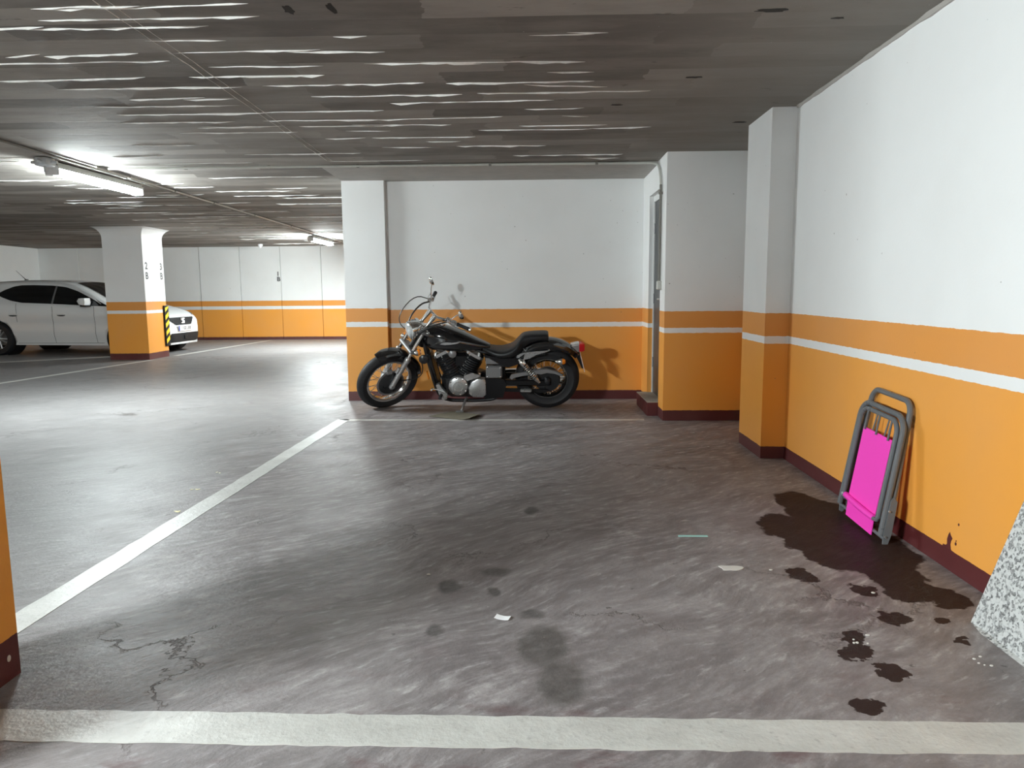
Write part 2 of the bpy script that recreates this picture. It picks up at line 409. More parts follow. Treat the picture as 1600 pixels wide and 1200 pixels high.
def text_mesh(body, size, name, mat, parent, loc, rot, depth=0.0015, align='CENTER', sx=1.0):
    cu = bpy.data.curves.new(name, 'FONT'); cu.body = body; cu.size = size; cu.extrude = depth; cu.offset = size*.02; cu.align_x = align; cu.align_y = 'CENTER'
    tmp = bpy.data.objects.new(name, cu); col.objects.link(tmp)
    dg = bpy.context.evaluated_depsgraph_get(); me = bpy.data.meshes.new_from_object(tmp.evaluated_get(dg))
    bpy.data.objects.remove(tmp); me.materials.clear(); me.materials.append(M[mat])
    o = bpy.data.objects.new(name, me); col.objects.link(o); o.location = loc; o.rotation_euler = rot; o.scale = (sx, 1, 1)
    if parent is not None: o.parent = parent
    return o

# ================================================================== THE SETTING
def cz(y): return 2.405 if y < 4 else 2.405 - 0.0066*(y - 4)
XR = 1.7696
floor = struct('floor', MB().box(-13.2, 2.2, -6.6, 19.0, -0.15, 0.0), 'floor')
ceil = MB()
ceil.loft([[Vector((x, y, z)) for x, z in ((-13.2, cz(y)), (2.2, cz(y)), (2.2, cz(y) + .25), (-13.2, cz(y) + .25))] for y in (-6.6, 4, 19.0)])
ceiling = struct('ceiling', ceil, 'ceiling')
# mortar fins left by the formwork boards
rd = MB(); rnd = random.Random(3)
def fin(p0, p1, wd, hg, jit):
    n = max(2, int((p1 - p0).length / 0.07)); d = (p1 - p0).normalized(); sd = Vector((-d.y, d.x, 0)); rings = []
    off = rnd.random()*100
    for i in range(n + 1):
        t = i/n; p = p0.lerp(p1, t); a = mnoise.noise(Vector((off + t*n*.35, 0, 0))); b = abs(mnoise.noise(Vector((off, t*n*.6, 3)))) + .25
        c = p + sd*(a*jit); z = cz(c.y); e = b if 0 < i < n else .05
        rings.append([c + sd*wd*e + Vector((0, 0, z - c.z + .004)), c + Vector((0, 0, z - c.z - hg*e)), c - sd*wd*e + Vector((0, 0, z - c.z + .004))])
    rd.loft(rings)
for k in range(11, 92):
    y = k*0.205 - 0.02*math.sin(k*2.1)
    nseg = 5 if y < 9 else 4
    for _ in range(nseg):
        x0 = rnd.uniform(-6.5 if y > 6 else -3.2, 0.7); L = rnd.uniform(0.15, 1.1)
        x1 = x0 + L
        if x1 > 0.95 or (y > 7.0 and x1 > -2.1): continue
        if rnd.random() < .25: continue
        fin(Vector((x0, y + rnd.uniform(-.025, .025), 0)), Vector((x1, y + rnd.uniform(-.025, .025), 0)), rnd.uniform(.006, .014), rnd.uniform(.010, .022), .018)
for (xa, ya, xb, yb) in ((-1.745, 1.9, -1.84, 6.95), (-1.80, 1.9, -1.885, 6.95)):
    fin(Vector((xa, ya, 0)), Vector((xb, yb, 0)), .005, .007, .008)
for (xa, ya, xb, yb, s) in ((.02, 3.1, .75, 3.06, 1.5), (-.05, 4.55, .45, 4.62, 1.6), (-.1, 5.62, .55, 5.62, 1.5), (-1.35, 3.86, -.75, 3.92, 1.7), (-3.1, 4.0, -1.9, 4.0, 1.5), (-2.2, 3.4, -1.2, 3.4, 1.5), (-.9, 4.1, -.3, 4.12, 1.5)):
    fin(Vector((xa, ya, 0)), Vector((xb, yb, 0)), .007*s, .009*s, .015)
rdo = rd.build('mortar_ridges', 'ridge', ceiling); rdo['kind'] = 'stuff'
# spalled hollows in the slab
for (x, y, lx, ly) in ((1.05, 3.44, .075, .022), (-1.05, 3.33, .022, .05), (-.86, 3.32, .016, .065), (.93, 4.45, .05, .018), (1.38, 3.55, .03, .012), (1.5, 5.6, .05, .02), (.55, 5.05, .04, .02)):
    pts = []
    for i in range(14):
        a = 2*math.pi*i/14; k = 0.7 + .5*rnd.random(); pts.append((x + lx*k*math.cos(a), y + ly*k*math.sin(a)))
    MB().prism(pts, cz(y) - .0015, cz(y) + .01, 'z').build('spalled_hollow', 'void', ceiling)
# smoother dropped soffit over the motorcycle bay
sf = MB(); sf.loft([[Vector((x, y, z)) for x, z in ((-2.0 - .03*(y - 7.1), cz(y) - .022), (1.3, cz(y) - .022), (1.3, cz(y) + .02), (-2.0 - .03*(y - 7.1), cz(y) + .02))] for y in (7.16, 8.2)])
struct('trim_1', sf, 'soffit')

struct('wall_right', MB().box(XR, XR + .45, -6.6, 5.70, 0, cz(-1) + .05), 'wall_right')
struct('baseboard_right', MB().prism([(XR - .004, 0), (XR + .01, 0), (XR + .01, .0865), (XR - .002, .0865)], -6.5, 5.16, 'y').xf(lambda p: p), 'step_red')
# rough plaster bead where the right wall meets the slab
bd = MB(); rows_ = []
for k in range(120):
    y = -1.0 + 6.15*k/119; e = .012 + .014*abs(mnoise.noise(Vector((y*5, 1.7, 0)))) + .006*abs(mnoise.noise(Vector((y*17, 4.1, 0))))
    rows_.append([Vector((XR + .01, y, cz(y) - e)), Vector((XR - .4*e, y, cz(y) - .8*e)), Vector((XR - 1.2*e, y, cz(y) + .004)), Vector((XR + .01, y, cz(y) + .004))])
struct('trim_3', bd.loft(rows_), 'soffit')
# maroon drip and splashes on the right wall
wr_ = bpy.data.objects['wall_right']
def wall_mark(pts, nm):
    MB().prism(pts, XR - .0012, XR + .002, 'x').build(nm, 'step_red', wr_)
wall_mark([(3.135, .08), (3.128, .096), (3.108, .098), (3.098, .106), (3.100, .128), (3.092, .150), (3.083, .163), (3.076, .152), (3.062, .141), (3.070, .128), (3.074, .112), (3.068, .092), (3.055, .080)], 'paint_drip')
for (y, z, r) in ((3.036, .127, .006), (3.034, .140, .003), (3.024, .214, .005)):
    wall_mark([(y + r*math.cos(a), z + r*1.2*math.sin(a)) for a in [2*math.pi*k/10 for k in range(10)]], 'paint_splash')
# column on the right wall
cr_ = MB(); cr_.loft([[Vector((1.606, 5.17, z)), Vector((1.80, 5.16, z)), Vector((1.80, 5.76, z)), Vector((1.606, 5.72, z))] for z in (0, 2.42)])
struct('column_right', cr_, 'wall_right')
# alcove wall and the side wall that holds the door
al = MB().box(1.18, 2.1, 6.69, 6.95, 0, 2.42)
struct('wall_alcove', al, 'wall_alcove')
struct('wall_side', MB().box(1.935, 2.2, 5.70, 6.70, 0, 2.42), 'wall_alcove')
wd_ = MB().box(1.18, 1.45, 6.95, 7.64, 2.12, 2.42).box(1.18, 1.45, 7.64, 8.3, 0, 2.42)
struct('wall_door', wd_, 'wall_alcove')
struct('wall_recess', MB().box(1.45, 1.55, 6.8, 8.2, 0, 2.42), 'frame_white')
d1 = struct('door_1', MB().box(1.236, 1.28, 6.96, 7.63, .133, 2.06), 'door')
fr = MB().box(1.224, 1.30, 7.628, 7.64, .133, 2.12).box(1.224, 1.30, 6.95, 6.962, .133, 2.12).box(1.224, 1.30, 6.962, 7.628, 2.06, 2.12)
fr.build('door_frame', 'frame_white', d1)
MB().rbox(1.230, 1.238, 7.02, 7.06, 1.02, 1.24, .002).build('lock_plate', 'alu', d1)
MB().cyl((1.236, 7.045, 1.1), (1.192, 7.045, 1.1), .009).cyl((1.195, 7.045, 1.1), (1.195, 7.16, 1.1), .009).build('door_handle', 'alu', d1)
for z in (.45, 1.1, 1.8): MB().cyl((1.232, 7.618, z - .05), (1.232, 7.618, z + .05), .008).build('hinge', 'alu_dull', d1)
st = struct('trim_2', MB().box(1.078, 1.26, 6.945, 7.66, .0, .128), 'step_red')
MB().box(1.076, 1.29, 6.943, 7.662, .128, .133).build('step_top', 'step', st)
# back wall with its column and the wall behind it
struct('wall_back', MB().box(-1.62, 1.30, 8.05, 8.3, 0, 2.42), 'wall_back')
struct('baseboard_back', MB().box(-1.565, 1.18, 8.046, 8.06, 0, .092), 'step_red')
struct('column_back', MB().box(-2.03, -1.578, 7.97, 8.3, 0, 2.42), 'column_back')
struct('wall_partition', MB().box(-2.03, -1.85, 8.3, 18.5, 0, 2.42), 'column_back')
# far wall made of one-metre panels
wf = struct('wall_far', MB().box(-13.2, -1.85, 18.47, 18.7, 0, 2.42), 'wall_far')
for i, x in enumerate([-12.40 + k*1.02 for k in range(11)]):
    dz = 0.006*math.sin(i*2.3)
    x1 = min(x + 1.008, -2.03)
    if x1 - x > .1: MB().box(x, x1, 18.40 + .01*(i % 2) + dz, 18.48, 0, 2.40).build('wall_panel', 'wall_far', wf)
struct('wall_left', MB().box(-12.7, -12.40, -6.6, 18.5, 0, 2.45), 'wall_far')
struct('wall_front', MB().box(-13.0, 2.1, -6.8, -6.5, 0, 2.45), 'wall_bare')

# free-standing columns
cc = MB()
def col_ring(z, e): return [Vector((-7.60 - e, 13.0 - e, z)), Vector((-6.885 + e, 13.0 - e, z)), Vector((-6.885 + e, 13.72 + e, z)), Vector((-7.60 - e, 13.72 + e, z))]
zt = cz(13.2) + .01
cc.loft([col_ring(0, 0), col_ring(zt - .19, 0)] + [col_ring(zt - .19 + .19*math.sin(a), .17*(1 - math.cos(a))) for a in [math.pi/2*k/8 for k in range(1, 9)]] + [col_ring(zt + .05, .17)])
column_car = struct('column_aisle', cc, 'column_car', sharp=50)
for (txt, y) in (('2', 13.10), ('3', 13.62)):
    text_mesh(txt, .17, 'stencil_number', 'stencil', column_car, (-6.884, y, 1.665), (R(90), 0, R(90)), .001)
    text_mesh('B', .17, 'stencil_letter', 'stencil', column_car, (-6.884, y, 1.49), (R(90), 0, R(90)), .001)
text_mesh('1', .15, 'stencil_number', 'stencil', wf, (-6.35, 18.389, 1.63), (R(90), 0, 0), .001)
text_mesh('B', .15, 'stencil_letter', 'stencil', wf, (-6.34, 18.389, 1.50), (R(90), 0, 0), .001)
column_front = struct('column_front', MB().box(-1.92, -1.638, 1.46, 2.172, 0, 2.42), 'column_front')
MB().ball((-1.637, 2.125, .072), .003, .008, .011, 10, 6).build('paint_chip', 'chip', column_front)

# painted floor markings (thin paint films, parts of the floor)
def strip(pts_a, pts_b, mat, nm='painted_line'):
    m = MB(); n = len(pts_a)
    m.loft([[Vector((*a, .0)), Vector((*b, .0)), Vector((*b, .0016)), Vector((*a, .0016))] for a, b in zip(pts_a, pts_b)])
    return m.build(nm, mat, floor)
def wob(a, b, n, s, seed):
    r = random.Random(seed); return [(a[0] + (b[0]-a[0])*i/n + r.uniform(-s, s), a[1] + (b[1]-a[1])*i/n + r.uniform(-s, s)) for i in range(n+1)]
strip(wob((-1.97, 2.2), (-1.842, 6.80), 40, .004, 1), wob((-1.845, 2.2), (-1.728, 6.80), 40, .004, 2), 'line')
strip(wob((-1.842, 6.80), (1.02, 6.775), 40, .006, 3), wob((-1.728, 6.725), (1.02, 6.70), 40, .006, 4), 'line_worn')
strip(wob((-3.2, 1.975), (XR, 1.937), 90, .004, 5), wob((-3.2, 1.822), (XR, 1.797), 90, .004, 6), 'line')
strip(wob((-7.28, 9.3), (-6.87, 12.95), 10, .004, 7), wob((-7.17, 9.3), (-6.78, 12.95), 10, .004, 8), 'line')
strip(wob((-6.86, 13.8), (-6.56, 18.1), 10, .004, 9), wob((-6.76, 13.8), (-6.46, 18.1), 10, .004, 10), 'line')
strip(wob((-9.6, 12.6), (-7.7, 13.98), 10, .004, 11), wob((-9.5, 12.5), (-7.6, 13.88), 10, .004, 12), 'line_worn')

# ================================================================== LAMPS AND CONDUITS
def make_lamp(x, y, z, k, label):
    L = 1.45; hz = cz(y) - z
    root = empty('fluorescent_lamp', (x, y, z)); tag(root, label, 'lamp', 'fluorescent battens along the lane')
    h = MB(); h.loft([[Vector((px, yy, pz)) for px, pz in ((-.062, .0), (.062, .0), (.05, .055), (-.05, .055))] for yy in (-L/2, L/2)])
    h.box(-.02, .02, -L/2 + .2, -L/2 + .24, .05, hz).box(-.02, .02, L/2 - .24, L/2 - .2, .05, hz)
    h.build('housing', 'housing', root)
    d = MB(); prof = [(.058*math.cos(a), -.062*math.sin(a)) for a in [math.pi*k/8 for k in range(9)]]
    d.loft([[Vector((px, yy, pz)) for px, pz in prof] for yy in (-L/2 + .02, L/2 - .02)])
    d.build('diffuser', lamp_mat(k), root)
    for s in (-1, 1):
        MB().rbox(-.064, .064, s*(L/2) - .014, s*(L/2) + .012, -.064, .03, .008).build('end_cap', 'plate_white', root)
    return root
lampA = make_lamp(*LAMPS[1], 'long fluorescent batten glowing under the ceiling in front of the junction box')
lampB = make_lamp(*LAMPS[2], 'distant fluorescent batten at the edge of the motorcycle bay wall')
lampC = make_lamp(*LAMPS[0], 'fluorescent batten over the lane behind the viewpoint')
# conduits
def clip(mb, c, d):
    c = Vector(c); mb.box(c.x - .012, c.x + .012, c.y - .012, c.y + .012, c.z - .014, c.z + .02)
cross = MB().tube([(-4.03, 7.10, cz(7.1) - .016), (-1.8, 7.13, cz(7.1) - .016), (1.10, 7.145, cz(7.1) - .016), (1.145, 7.13, cz(7.1) - .025), (1.163, 7.03, cz(7.1) - .06), (1.163, 6.93, cz(7) - .16), (1.163, 6.90, cz(7) - .25)], .011, 8, smooth=1)
co = cross.build('conduit', 'pvc'); tag(co, 'thin grey conduit crossing the ceiling above the motorcycle and bending down by the door', 'conduit', 'conduits on the ceiling')
v_ = MB().tube([(1.163, 6.90, cz(7) - .25), (1.163, 6.90, 1.25)], .012, 8); v_.build('drop_pipe', 'pvc_dark', co)
for x in (-3.3, -2.5, -1.65, -.4, .6): m = MB(); clip(m, (x, 7.135, cz(7.1) - .014), 0); m.build('pipe_clip', 'pvc_dark', co)
m = MB(); m.box(1.145, 1.182, 6.886, 6.914, 2.05, 2.07); m.build('pipe_clip', 'pvc_dark', co)
MB().rbox(1.14, 1.182, 6.87, 6.93, 1.19, 1.27, .006).build('switch_box', 'pvc', co)
for i, (dx, r, lab, mt, y0) in enumerate(((0, .012, 'dark conduit of the aisle pair running away along the ceiling', 'pvc_dark', 2.0), (.05, .011, 'pale conduit of the aisle pair beside the fluorescent batten', 'pvc', 7.0))):
    pts = [(-4.12 + dx - .022*(y - 6.0), y, cz(y) - .016) for y in (y0, 6.0, 9.0, 12.0, 15.0, 18.35) if y >= y0]
    pts = [pts[0]] + [q for q in pts[1:]]
    o = MB().tube(pts, r, 8).build('conduit', mt); tag(o, lab, 'conduit', 'conduits on the ceiling')
    for y in (5.0, 7.6, 8.6, 9.7, 11.2, 13.0):
        if y < y0: continue
        m = MB(); clip(m, (-4.12 + dx - .022*(y - 6), y, cz(y) - .014), 0); m.build('pipe_clip', 'pvc_dark', o)
jb = MB().rbox(-4.36, -4.24, 6.52, 6.64, cz(7) - .075, cz(7), .008).build('junction_box', 'box'); tag(jb, 'small grey junction box on the ceiling where the conduits meet', 'junction box')
for a, b in (((-4.30, 6.52), (-4.30, 6.46)), ((-4.36, 6.58), (-4.42, 6.58)), ((-4.24, 6.58), (-4.19, 6.58))):
    MB().cyl((a[0], a[1], cz(7) - .04), (b[0], b[1], cz(7) - .04), .014).build('cable_gland', 'box', jb)
MB().cyl((-4.30, 6.58, cz(7) - .075), (-4.30, 6.58, cz(7) - .125), .012).build('cable_gland', 'box', jb)
# dome sensor on the far ceiling
ds = MB().lathe((-6.45, 17.55, cz(17.55)), (0, 0, -1), [(.055, 0), (.06, .02), (.055, .04), (.04, .075), (.02, .09), (.004, .095)], 16).build('ceiling_sensor', 'plate_white'); tag(ds, 'small white round sensor on the ceiling above the far wall', 'sensor')
# corner guard on the aisle column
cg = empty('corner_guard', (-6.885, 13.62, .2)); tag(cg, 'yellow and black striped rubber guard on the edge of the aisle column', 'corner guard')
MB().rbox(.0, .03, -.03, .13, 0, .755, .006).build('rubber_strip', 'plastic_black', cg)
MB().rbox(.004, .022, .125, .138, 0, .755, .003).build('edge_strip', 'plastic_black', cg)
for k in range(5):
    z = .045 + k*.147
    MB().prism([(-.012, z), (.112, z + .075), (.112, z + .155 if k < 4 else z + .11), (-.012, z + .08)], .0, .0022, 'x').xf(lambda p: p + Vector((.030, 0, 0))).build('stripe', 'yellow', cg)

# ================================================================== MOTORCYCLE
LEAN = 11.0; STEER = 38.0
bike = empty('motorcycle', (-1.505, 7.49, 0), (R(LEAN), 0, 0)); tag(bike, 'black and chrome cruiser motorcycle leaning on its kickstand against the orange wall', 'motorcycle')
RF, RR, WB = .332, .325, 1.645
AX = Vector((math.sin(R(32)), 0, math.cos(R(32)))); FX = .03; PX = Vector((.085, 0, .332))
SM = Matrix.Translation(PX) @ Matrix.Rotation(R(STEER), 4, AX) @ Matrix.Translation(-PX)
LM = Matrix.Rotation(R(LEAN), 4, 'X')
def wheel(c, Rt, wt, rim_r, name, spokes=True):
    """tyre + rim + hub builders in bike coordinates, axis along y"""
    y = Vector((0, 1, 0)); parts = {}
    prof = []
    r0 = rim_r + .004
    for k in range(17):
        a = math.pi*(k/16.0); t = math.cos(a); prof.append((r0 + (Rt - r0)*math.sin(a)**.75 if 0 < k < 16 else r0, wt/2*(t if abs(t) < .97 else math.copysign(.80, t)) * (1.0)))
    prof.append((r0 - .012, -wt*.33)); prof.append((r0 - .012, wt*.33))
    t = MB().lathe(c, y, prof, 56, closed=True)
    rim = MB().lathe(c, y, [(rim_r + .008, wt*.36), (rim_r + .008, wt*.30), (rim_r - .016, wt*.22), (rim_r - .022, 0), (rim_r - .016, -wt*.22), (rim_r + .008, -wt*.30), (rim_r + .008, -wt*.36), (rim_r - .006, -wt*.35), (rim_r - .03, -wt*.2), (rim_r - .034, 0), (rim_r - .03, wt*.2), (rim_r - .006, wt*.35)], 56, closed=True)
    sp = MB(); n = 36
    for i in range(n):
        a = 2*math.pi*i/n; s = 1 if i % 2 else -1; tw = .55 * (1 if (i // 2) % 2 else -1)
        p0 = Vector((c[0] + .055*math.cos(a + tw), c[1] + s*.04, c[2] + .055*math.sin(a + tw))); p1 = Vector((c[0] + (rim_r - .025)*math.cos(a), c[1] + s*.012, c[2] + (rim_r - .025)*math.sin(a)))
        sp.cyl(p0, p1, .0026, seg=5)
        sp.cyl(p1 + (p0 - p1).normalized()*.016, p1, .0045, seg=5)
    hub = MB().lathe(c, y, [(.02, -.075), (.06, -.06), (.062, -.04), (.035, -.03), (.035, .03), (.062, .04), (.06, .06), (.02, .075)], 20)
    return t, rim, sp, hub
# ---- front end (steered)
front = []
def F(mb, name, mat, parent=None, **kw):
    mb.xf(lambda p: SM @ p); front.append(mb); mb._args = (name, mat, parent, kw); return mb
ft, frim, fsp, fhub = wheel((FX, 0, RF), RF, .112, .246, 'front_wheel')
for m_ in (ft, frim, fsp, fhub): m_.xf(lambda p: SM @ p)
lo = min((LM @ Vector(p)).z for p in ft.v)
drop = -lo / (LM @ AX).z
DV = AX*drop
def fxf(mb): return mb.xf(lambda p: p + DV)
def sxf(mb): return mb.xf(lambda p: (SM @ p) + DV)
for m_ in (ft, frim, fsp, fhub): fxf(m_)
fwheel = ft.build('front_wheel', 'rubber', bike)
frim.build('rim', 'chrome', fwheel); fsp.build('spokes', 'chrome', fwheel, kind='stuff'); fhub.build('hub', 'alu_dull', fwheel)
sxf(MB().lathe((FX, -.058, RF), (0, -1, 0), [(.05, 0), (.148, 0), (.148, .005), (.05, .005)], 40, closed=True)).build('brake_disc', 'alu_dull', fwheel)
sxf(MB().lathe((FX, -.05, RF), (0, -1, 0), [(.02, 0), (.125, 0), (.13, .012), (.10, .03), (.03, .036), (.012, .045)], 32)).build('hub_cover', 'engine_black', fwheel)
up_ = AX
axl = Vector((FX, 0, RF))
for s, nm in ((-1, 'fork_leg'), (1, 'fork_leg')):
    o_ = Vector((0, s*.108, 0)); b0 = axl + o_ - up_*.02; b1 = axl + o_ + up_*.34; b2 = axl + o_ + up_*.66
    off = Vector((.012, 0, 0))
    m_ = sxf(MB().lathe(b0, up_, [(.012, -.02), (.026, -.005), (.027, .05), (.026, .30), (.031, .33), (.031, .352), (.022, .365)], 16).cyl(b0 - Vector((0, s*.03, 0)) + up_*.02, b0 + Vector((0, s*.03, 0)) + up_*.02, .018))
    leg = m_.build('fork_leg', 'alu', bike)
    sxf(MB().cyl(b0 + up_*.36, b2, .0195, seg=14)).build('fork_tube', 'chrome', leg)
    sxf(MB().cyl(b0 + up_*.17 + Vector((-.03, 0, .02)), b0 + up_*.23 + Vector((-.03, 0, .02)), .018).box(FX - .05, FX, s*.108 - .012, s*.108 + .012, RF + .16, RF + .2)).build('fender_bracket', 'alu', leg)
# front fender
def fender(c, prof_fn, a0, a1, n, thick=.006):
    rows = []
    for i in range(n + 1):
        a = a0 + (a1 - a0)*i/n; pr = prof_fn(i/n)
        outer = [Vector((c[0] + r*math.cos(a), y, c[2] + r*math.sin(a))) for r, y in pr]
        inner = [Vector((c[0] + (r - thick)*math.cos(a), y*.97, c[2] + (r - thick)*math.sin(a))) for r, y in pr][::-1]
        rows.append(outer + inner)
    return MB().loft(rows)
def ff(t):
    k = .55 + .45*min(1, t/.12, (1 - t)/.10); k = max(k, .62)
    return [(.300 + .03*(1 - k), -.074*k), (.336, -.073*k), (.352, -.060*k), (.360, -.03*k), (.362, 0), (.360, .03*k), (.352, .060*k), (.336, .073*k), (.300 + .03*(1 - k), .074*k)]
sxf(fender((FX, 0, RF), ff, R(110), R(0), 36)).build('front_fender', 'black_paint', bike)
# triple clamps
hd = axl + up_*.50
tc = MB()
for q in (.40, .63):
    c_ = axl + up_*q + Vector((.03, 0, 0))
    M_ = Matrix.Translation(c_) @ Matrix.Rotation(R(32), 4, 'Y')
    tc.rbox(-.06, .055, -.135, .135, -.018, .018, .01, M_)
sxf(tc).build('triple_clamp', 'alu_dull', bike)
sxf(MB().cyl(axl + up_*.38 + Vector((.05, 0, 0)), axl + up_*.66 + Vector((.05, 0, 0)), .03)).build('steering_stem', 'black_satin', bike)
# fork shrouds, headlight
hl_c = axl + up_*.60 + Vector((-.02, 0, .03)); hd_dir = Vector((-1, 0, -.06)).normalized()
hl = sxf(MB().lathe(hl_c, hd_dir, [(.012, -.115), (.045, -.10), (.074, -.06), (.088, -.01), (.092, .03), (.097, .034), (.097, .052), (.088, .056)], 28)).build('headlight', 'chrome', bike)
sxf(MB().lathe(hl_c, hd_dir, [(.087, .05), (.075, .066), (.05, .078), (.02, .084), (.003, .085)], 28)).build('headlight_lens', 'headglass', hl)
sxf(MB().box(hl_c.x - .0, hl_c.x + .05, -.1, .1, hl_c.z - .03, hl_c.z - .015).cyl(hl_c + Vector((.03, 0, 0)), axl + up_*.5 + Vector((.03, 0, 0)), .022)).build('headlight_bracket', 'black_satin', hl)
# handlebar
tcl = axl + up_*.65 + Vector((.035, 0, 0))
rz_ = tcl + Vector((.115, 0, .125))
hb = MB().tube([(.735, -.375, .985), (.65, -.265, 1.005), (.60, -.20, 1.02), (rz_.x + .01, -.11, rz_.z + .005), (rz_.x, -.06, rz_.z), (rz_.x, .06, rz_.z), (rz_.x + .01, .11, rz_.z + .005), (.60, .20, 1.02), (.65, .265, 1.005), (.735, .375, .985)], .0125, 10, smooth=2)
hbo = sxf(hb).build('handlebar', 'chrome', bike)
for s in (-1, 1): sxf(MB().lathe(tcl + Vector((0, s*.055, 0)), rz_ - tcl, [(.018, 0), (.022, .02), (.016, .06), (.023, .13), (.023, .17), (.012, .178)], 12)).build('riser', 'chrome', hbo)

sxf(MB().rbox(tcl.x - .02, tcl.x + .02, -.15, .15, tcl.z - .012, tcl.z + .014, .008, Matrix.Translation(tcl) @ Matrix.Rotation(R(25), 4, 'Y') @ Matrix.Translation(-tcl))).build('top_clamp', 'chrome', hbo)
for s in (-1, 1):
    gd = Vector((.085, s*.11, -.02)).normalized(); g0 = Vector((.655, s*.272, 1.004))
    sxf(MB().lathe(g0, gd, [(.018, 0), (.021, .008), (.017, .02), (.0185, .10), (.0195, .125), (.0195, .133)], 14)).build('grip', 'rubber', hbo)
    sxf(MB().lathe(g0 + gd*.133, gd, [(.019, 0), (.019, .012), (.012, .02), (.002, .022)], 12)).build('bar_end', 'chrome', hbo)
    sxf(MB().rbox(-.026, .026, -.02, .02, -.024, .024, .008, Matrix.Translation(g0 - gd*.035) @ gd.to_track_quat('X', 'Z').to_matrix().to_4x4())).build('switchgear', 'alu', hbo)
    # master cylinder / clutch perch and lever
    sxf(MB().rbox(-.02, .025, -.022, .018, -.012, .028, .006, Matrix.Translation(g0 - gd*.085 + Vector((-.015, 0, .01))) @ gd.to_track_quat('X', 'Z').to_matrix().to_4x4())).build('lever_perch', 'chrome', hbo)
    sxf(MB().tube([g0 - gd*.06 + Vector((-.035, 0, .004)), g0 + Vector((-.052, s*.01, 0)), g0 + gd*.06 + Vector((-.048, s*.02, -.004)), g0 + gd*.125 + Vector((-.042, s*.024, 0))], [.006, .007, .006, .008], 8, smooth=1)).build('lever', 'chrome', hbo)
    ms = g0 - gd*.075 + Vector((0, 0, .015))
    if s > 0: mt_ = ms + Vector((.01, .015, .165))
    else: mt_ = ms + Vector((.065, -.03, .06))
    mir = sxf(MB().tube([ms, ms.lerp(mt_, .5) + Vector((-.006, 0, 0)), mt_], .0055, 8, smooth=1)).build('mirror', 'chrome', bike)
    nrm = Vector((.94, s*.0 - .1*s, .33)).normalized()
    Mq = Matrix.Translation(mt_ + Vector((.02, s*.035, .012))) @ nrm.to_track_quat('Z', 'Y').to_matrix().to_4x4()
    rr = [[Mq @ Vector((a*.033*k, b*.052*k, h)) for a, b in [(math.cos(2*math.pi*i/20), math.sin(2*math.pi*i/20)) for i in range(20)]] for k, h in ((.2, -.03), (.7, -.022), (.95, -.008), (1, .004))]
    sxf(MB().loft(rr)).build('mirror_shell', 'chrome', mir)
    rr = [[Mq @ Vector((a*.03*k, b*.048*k, h)) for a, b in [(math.cos(2*math.pi*i/20), math.sin(2*math.pi*i/20)) for i in range(20)]] for k, h in ((1, .003), (1, .0065))]
    sxf(MB().loft(rr)).build('mirror_glass', 'mirror', mir)
# speedometer, cables, front indicators
sxf(MB().lathe(tcl + Vector((-.03, 0, .03)), Vector((.5, 0, .86)), [(.02, -.05), (.045, -.03), (.05, 0), (.05, .012), (.043, .016)], 20)).build('speedometer', 'chrome', bike)
cb = MB()
cb.tube([(.595, .215, 1.03), (.45, .24, 1.10), (.27, .2, .99), (.22, .15, .88), (.30, .07, .80), (.36, .03, .68)], .005, 6, smooth=2)
cb.tube([(.60, .205, 1.01), (.48, .19, 1.02), (.34, .15, .92), (.31, .10, .84), (.36, .05, .72)], .0085, 6, smooth=2)
cb.tube([(.60, -.205, 1.01), (.48, -.19, 1.0), (.35, -.14, .93), (.33, -.08, .82), (.38, -.04, .70)], .0075, 6, smooth=2)
cb.tube([(.595, -.215, 1.03), (.44, -.22, 1.06), (.31, -.16, .95), (.30, -.10, .82), (.40, -.05, .68)], .005, 6, smooth=2)
sxf(cb).build('control_cables', 'cable', bike, kind='stuff')
sxf(MB().tube([(.33, -.11, .60), (.36, -.135, .48), (.34, -.125, .36), (.22, -.10, .34), (.06, -.075, .36)], .0055, 6, smooth=2)).build('brake_hose', 'cable', bike)
for s in (-1, 1):
    c_ = axl + up_*.44 + Vector((.035, s*.165, 0))
    ti = sxf(MB().lathe(c_, Vector((1, 0, 0)), [(.004, -.05), (.016, -.042), (.026, -.02), (.030, .0), (.030, .012)], 16).cyl(c_, c_ - Vector((0, s*.06, 0)), .008)).build('front_turn_signal', 'chrome', bike)
    sxf(MB().lathe(c_, Vector((-1, 0, 0)), [(.0305, -.004), (.028, .016), (.02, .03), (.003, .036)], 16)).build('amber_lens', 'amber_lens', ti)
# ---- rear wheel
rt_, rrim, rsp, rhub = wheel((WB, 0, RR), RR, .165, .205, 'rear_wheel')
lo_r = min((LM @ Vector(p)).z for p in rt_.v); RZ = -lo_r
# whole bike raised so that both tyres touch the floor
bike.location.z = RZ
for ob in list(bike.children):           # the front end already touches: lower it by the same amount
    def low(o):
        for q in o.children: low(q)
        o.data.transform(Matrix.Translation(-AX*(RZ / (LM @ AX).z)))
    low(ob)
rwheel = rt_.build('rear_wheel', 'rubber', bike)
rrim.build('rim', 'chrome', rwheel); rsp.build('spokes', 'chrome', rwheel, kind='stuff'); rhub.build('hub', 'black_satin', rwheel)
MB().lathe((WB, -.10, RR), (0, -1, 0), [(.03, 0), (.118, 0), (.122, .003), (.118, .007), (.03, .007)], 40, closed=True).build('sprocket', 'engine_black', rwheel)
MB().lathe((WB, -.05, RR), (0, -1, 0), [(.13, 0), (.13, .03), (.11, .045), (.04, .05), (.03, .10), (.022, .105), (.022, .12), (.004, .125)], 28).build('brake_drum', 'engine_black', rwheel)
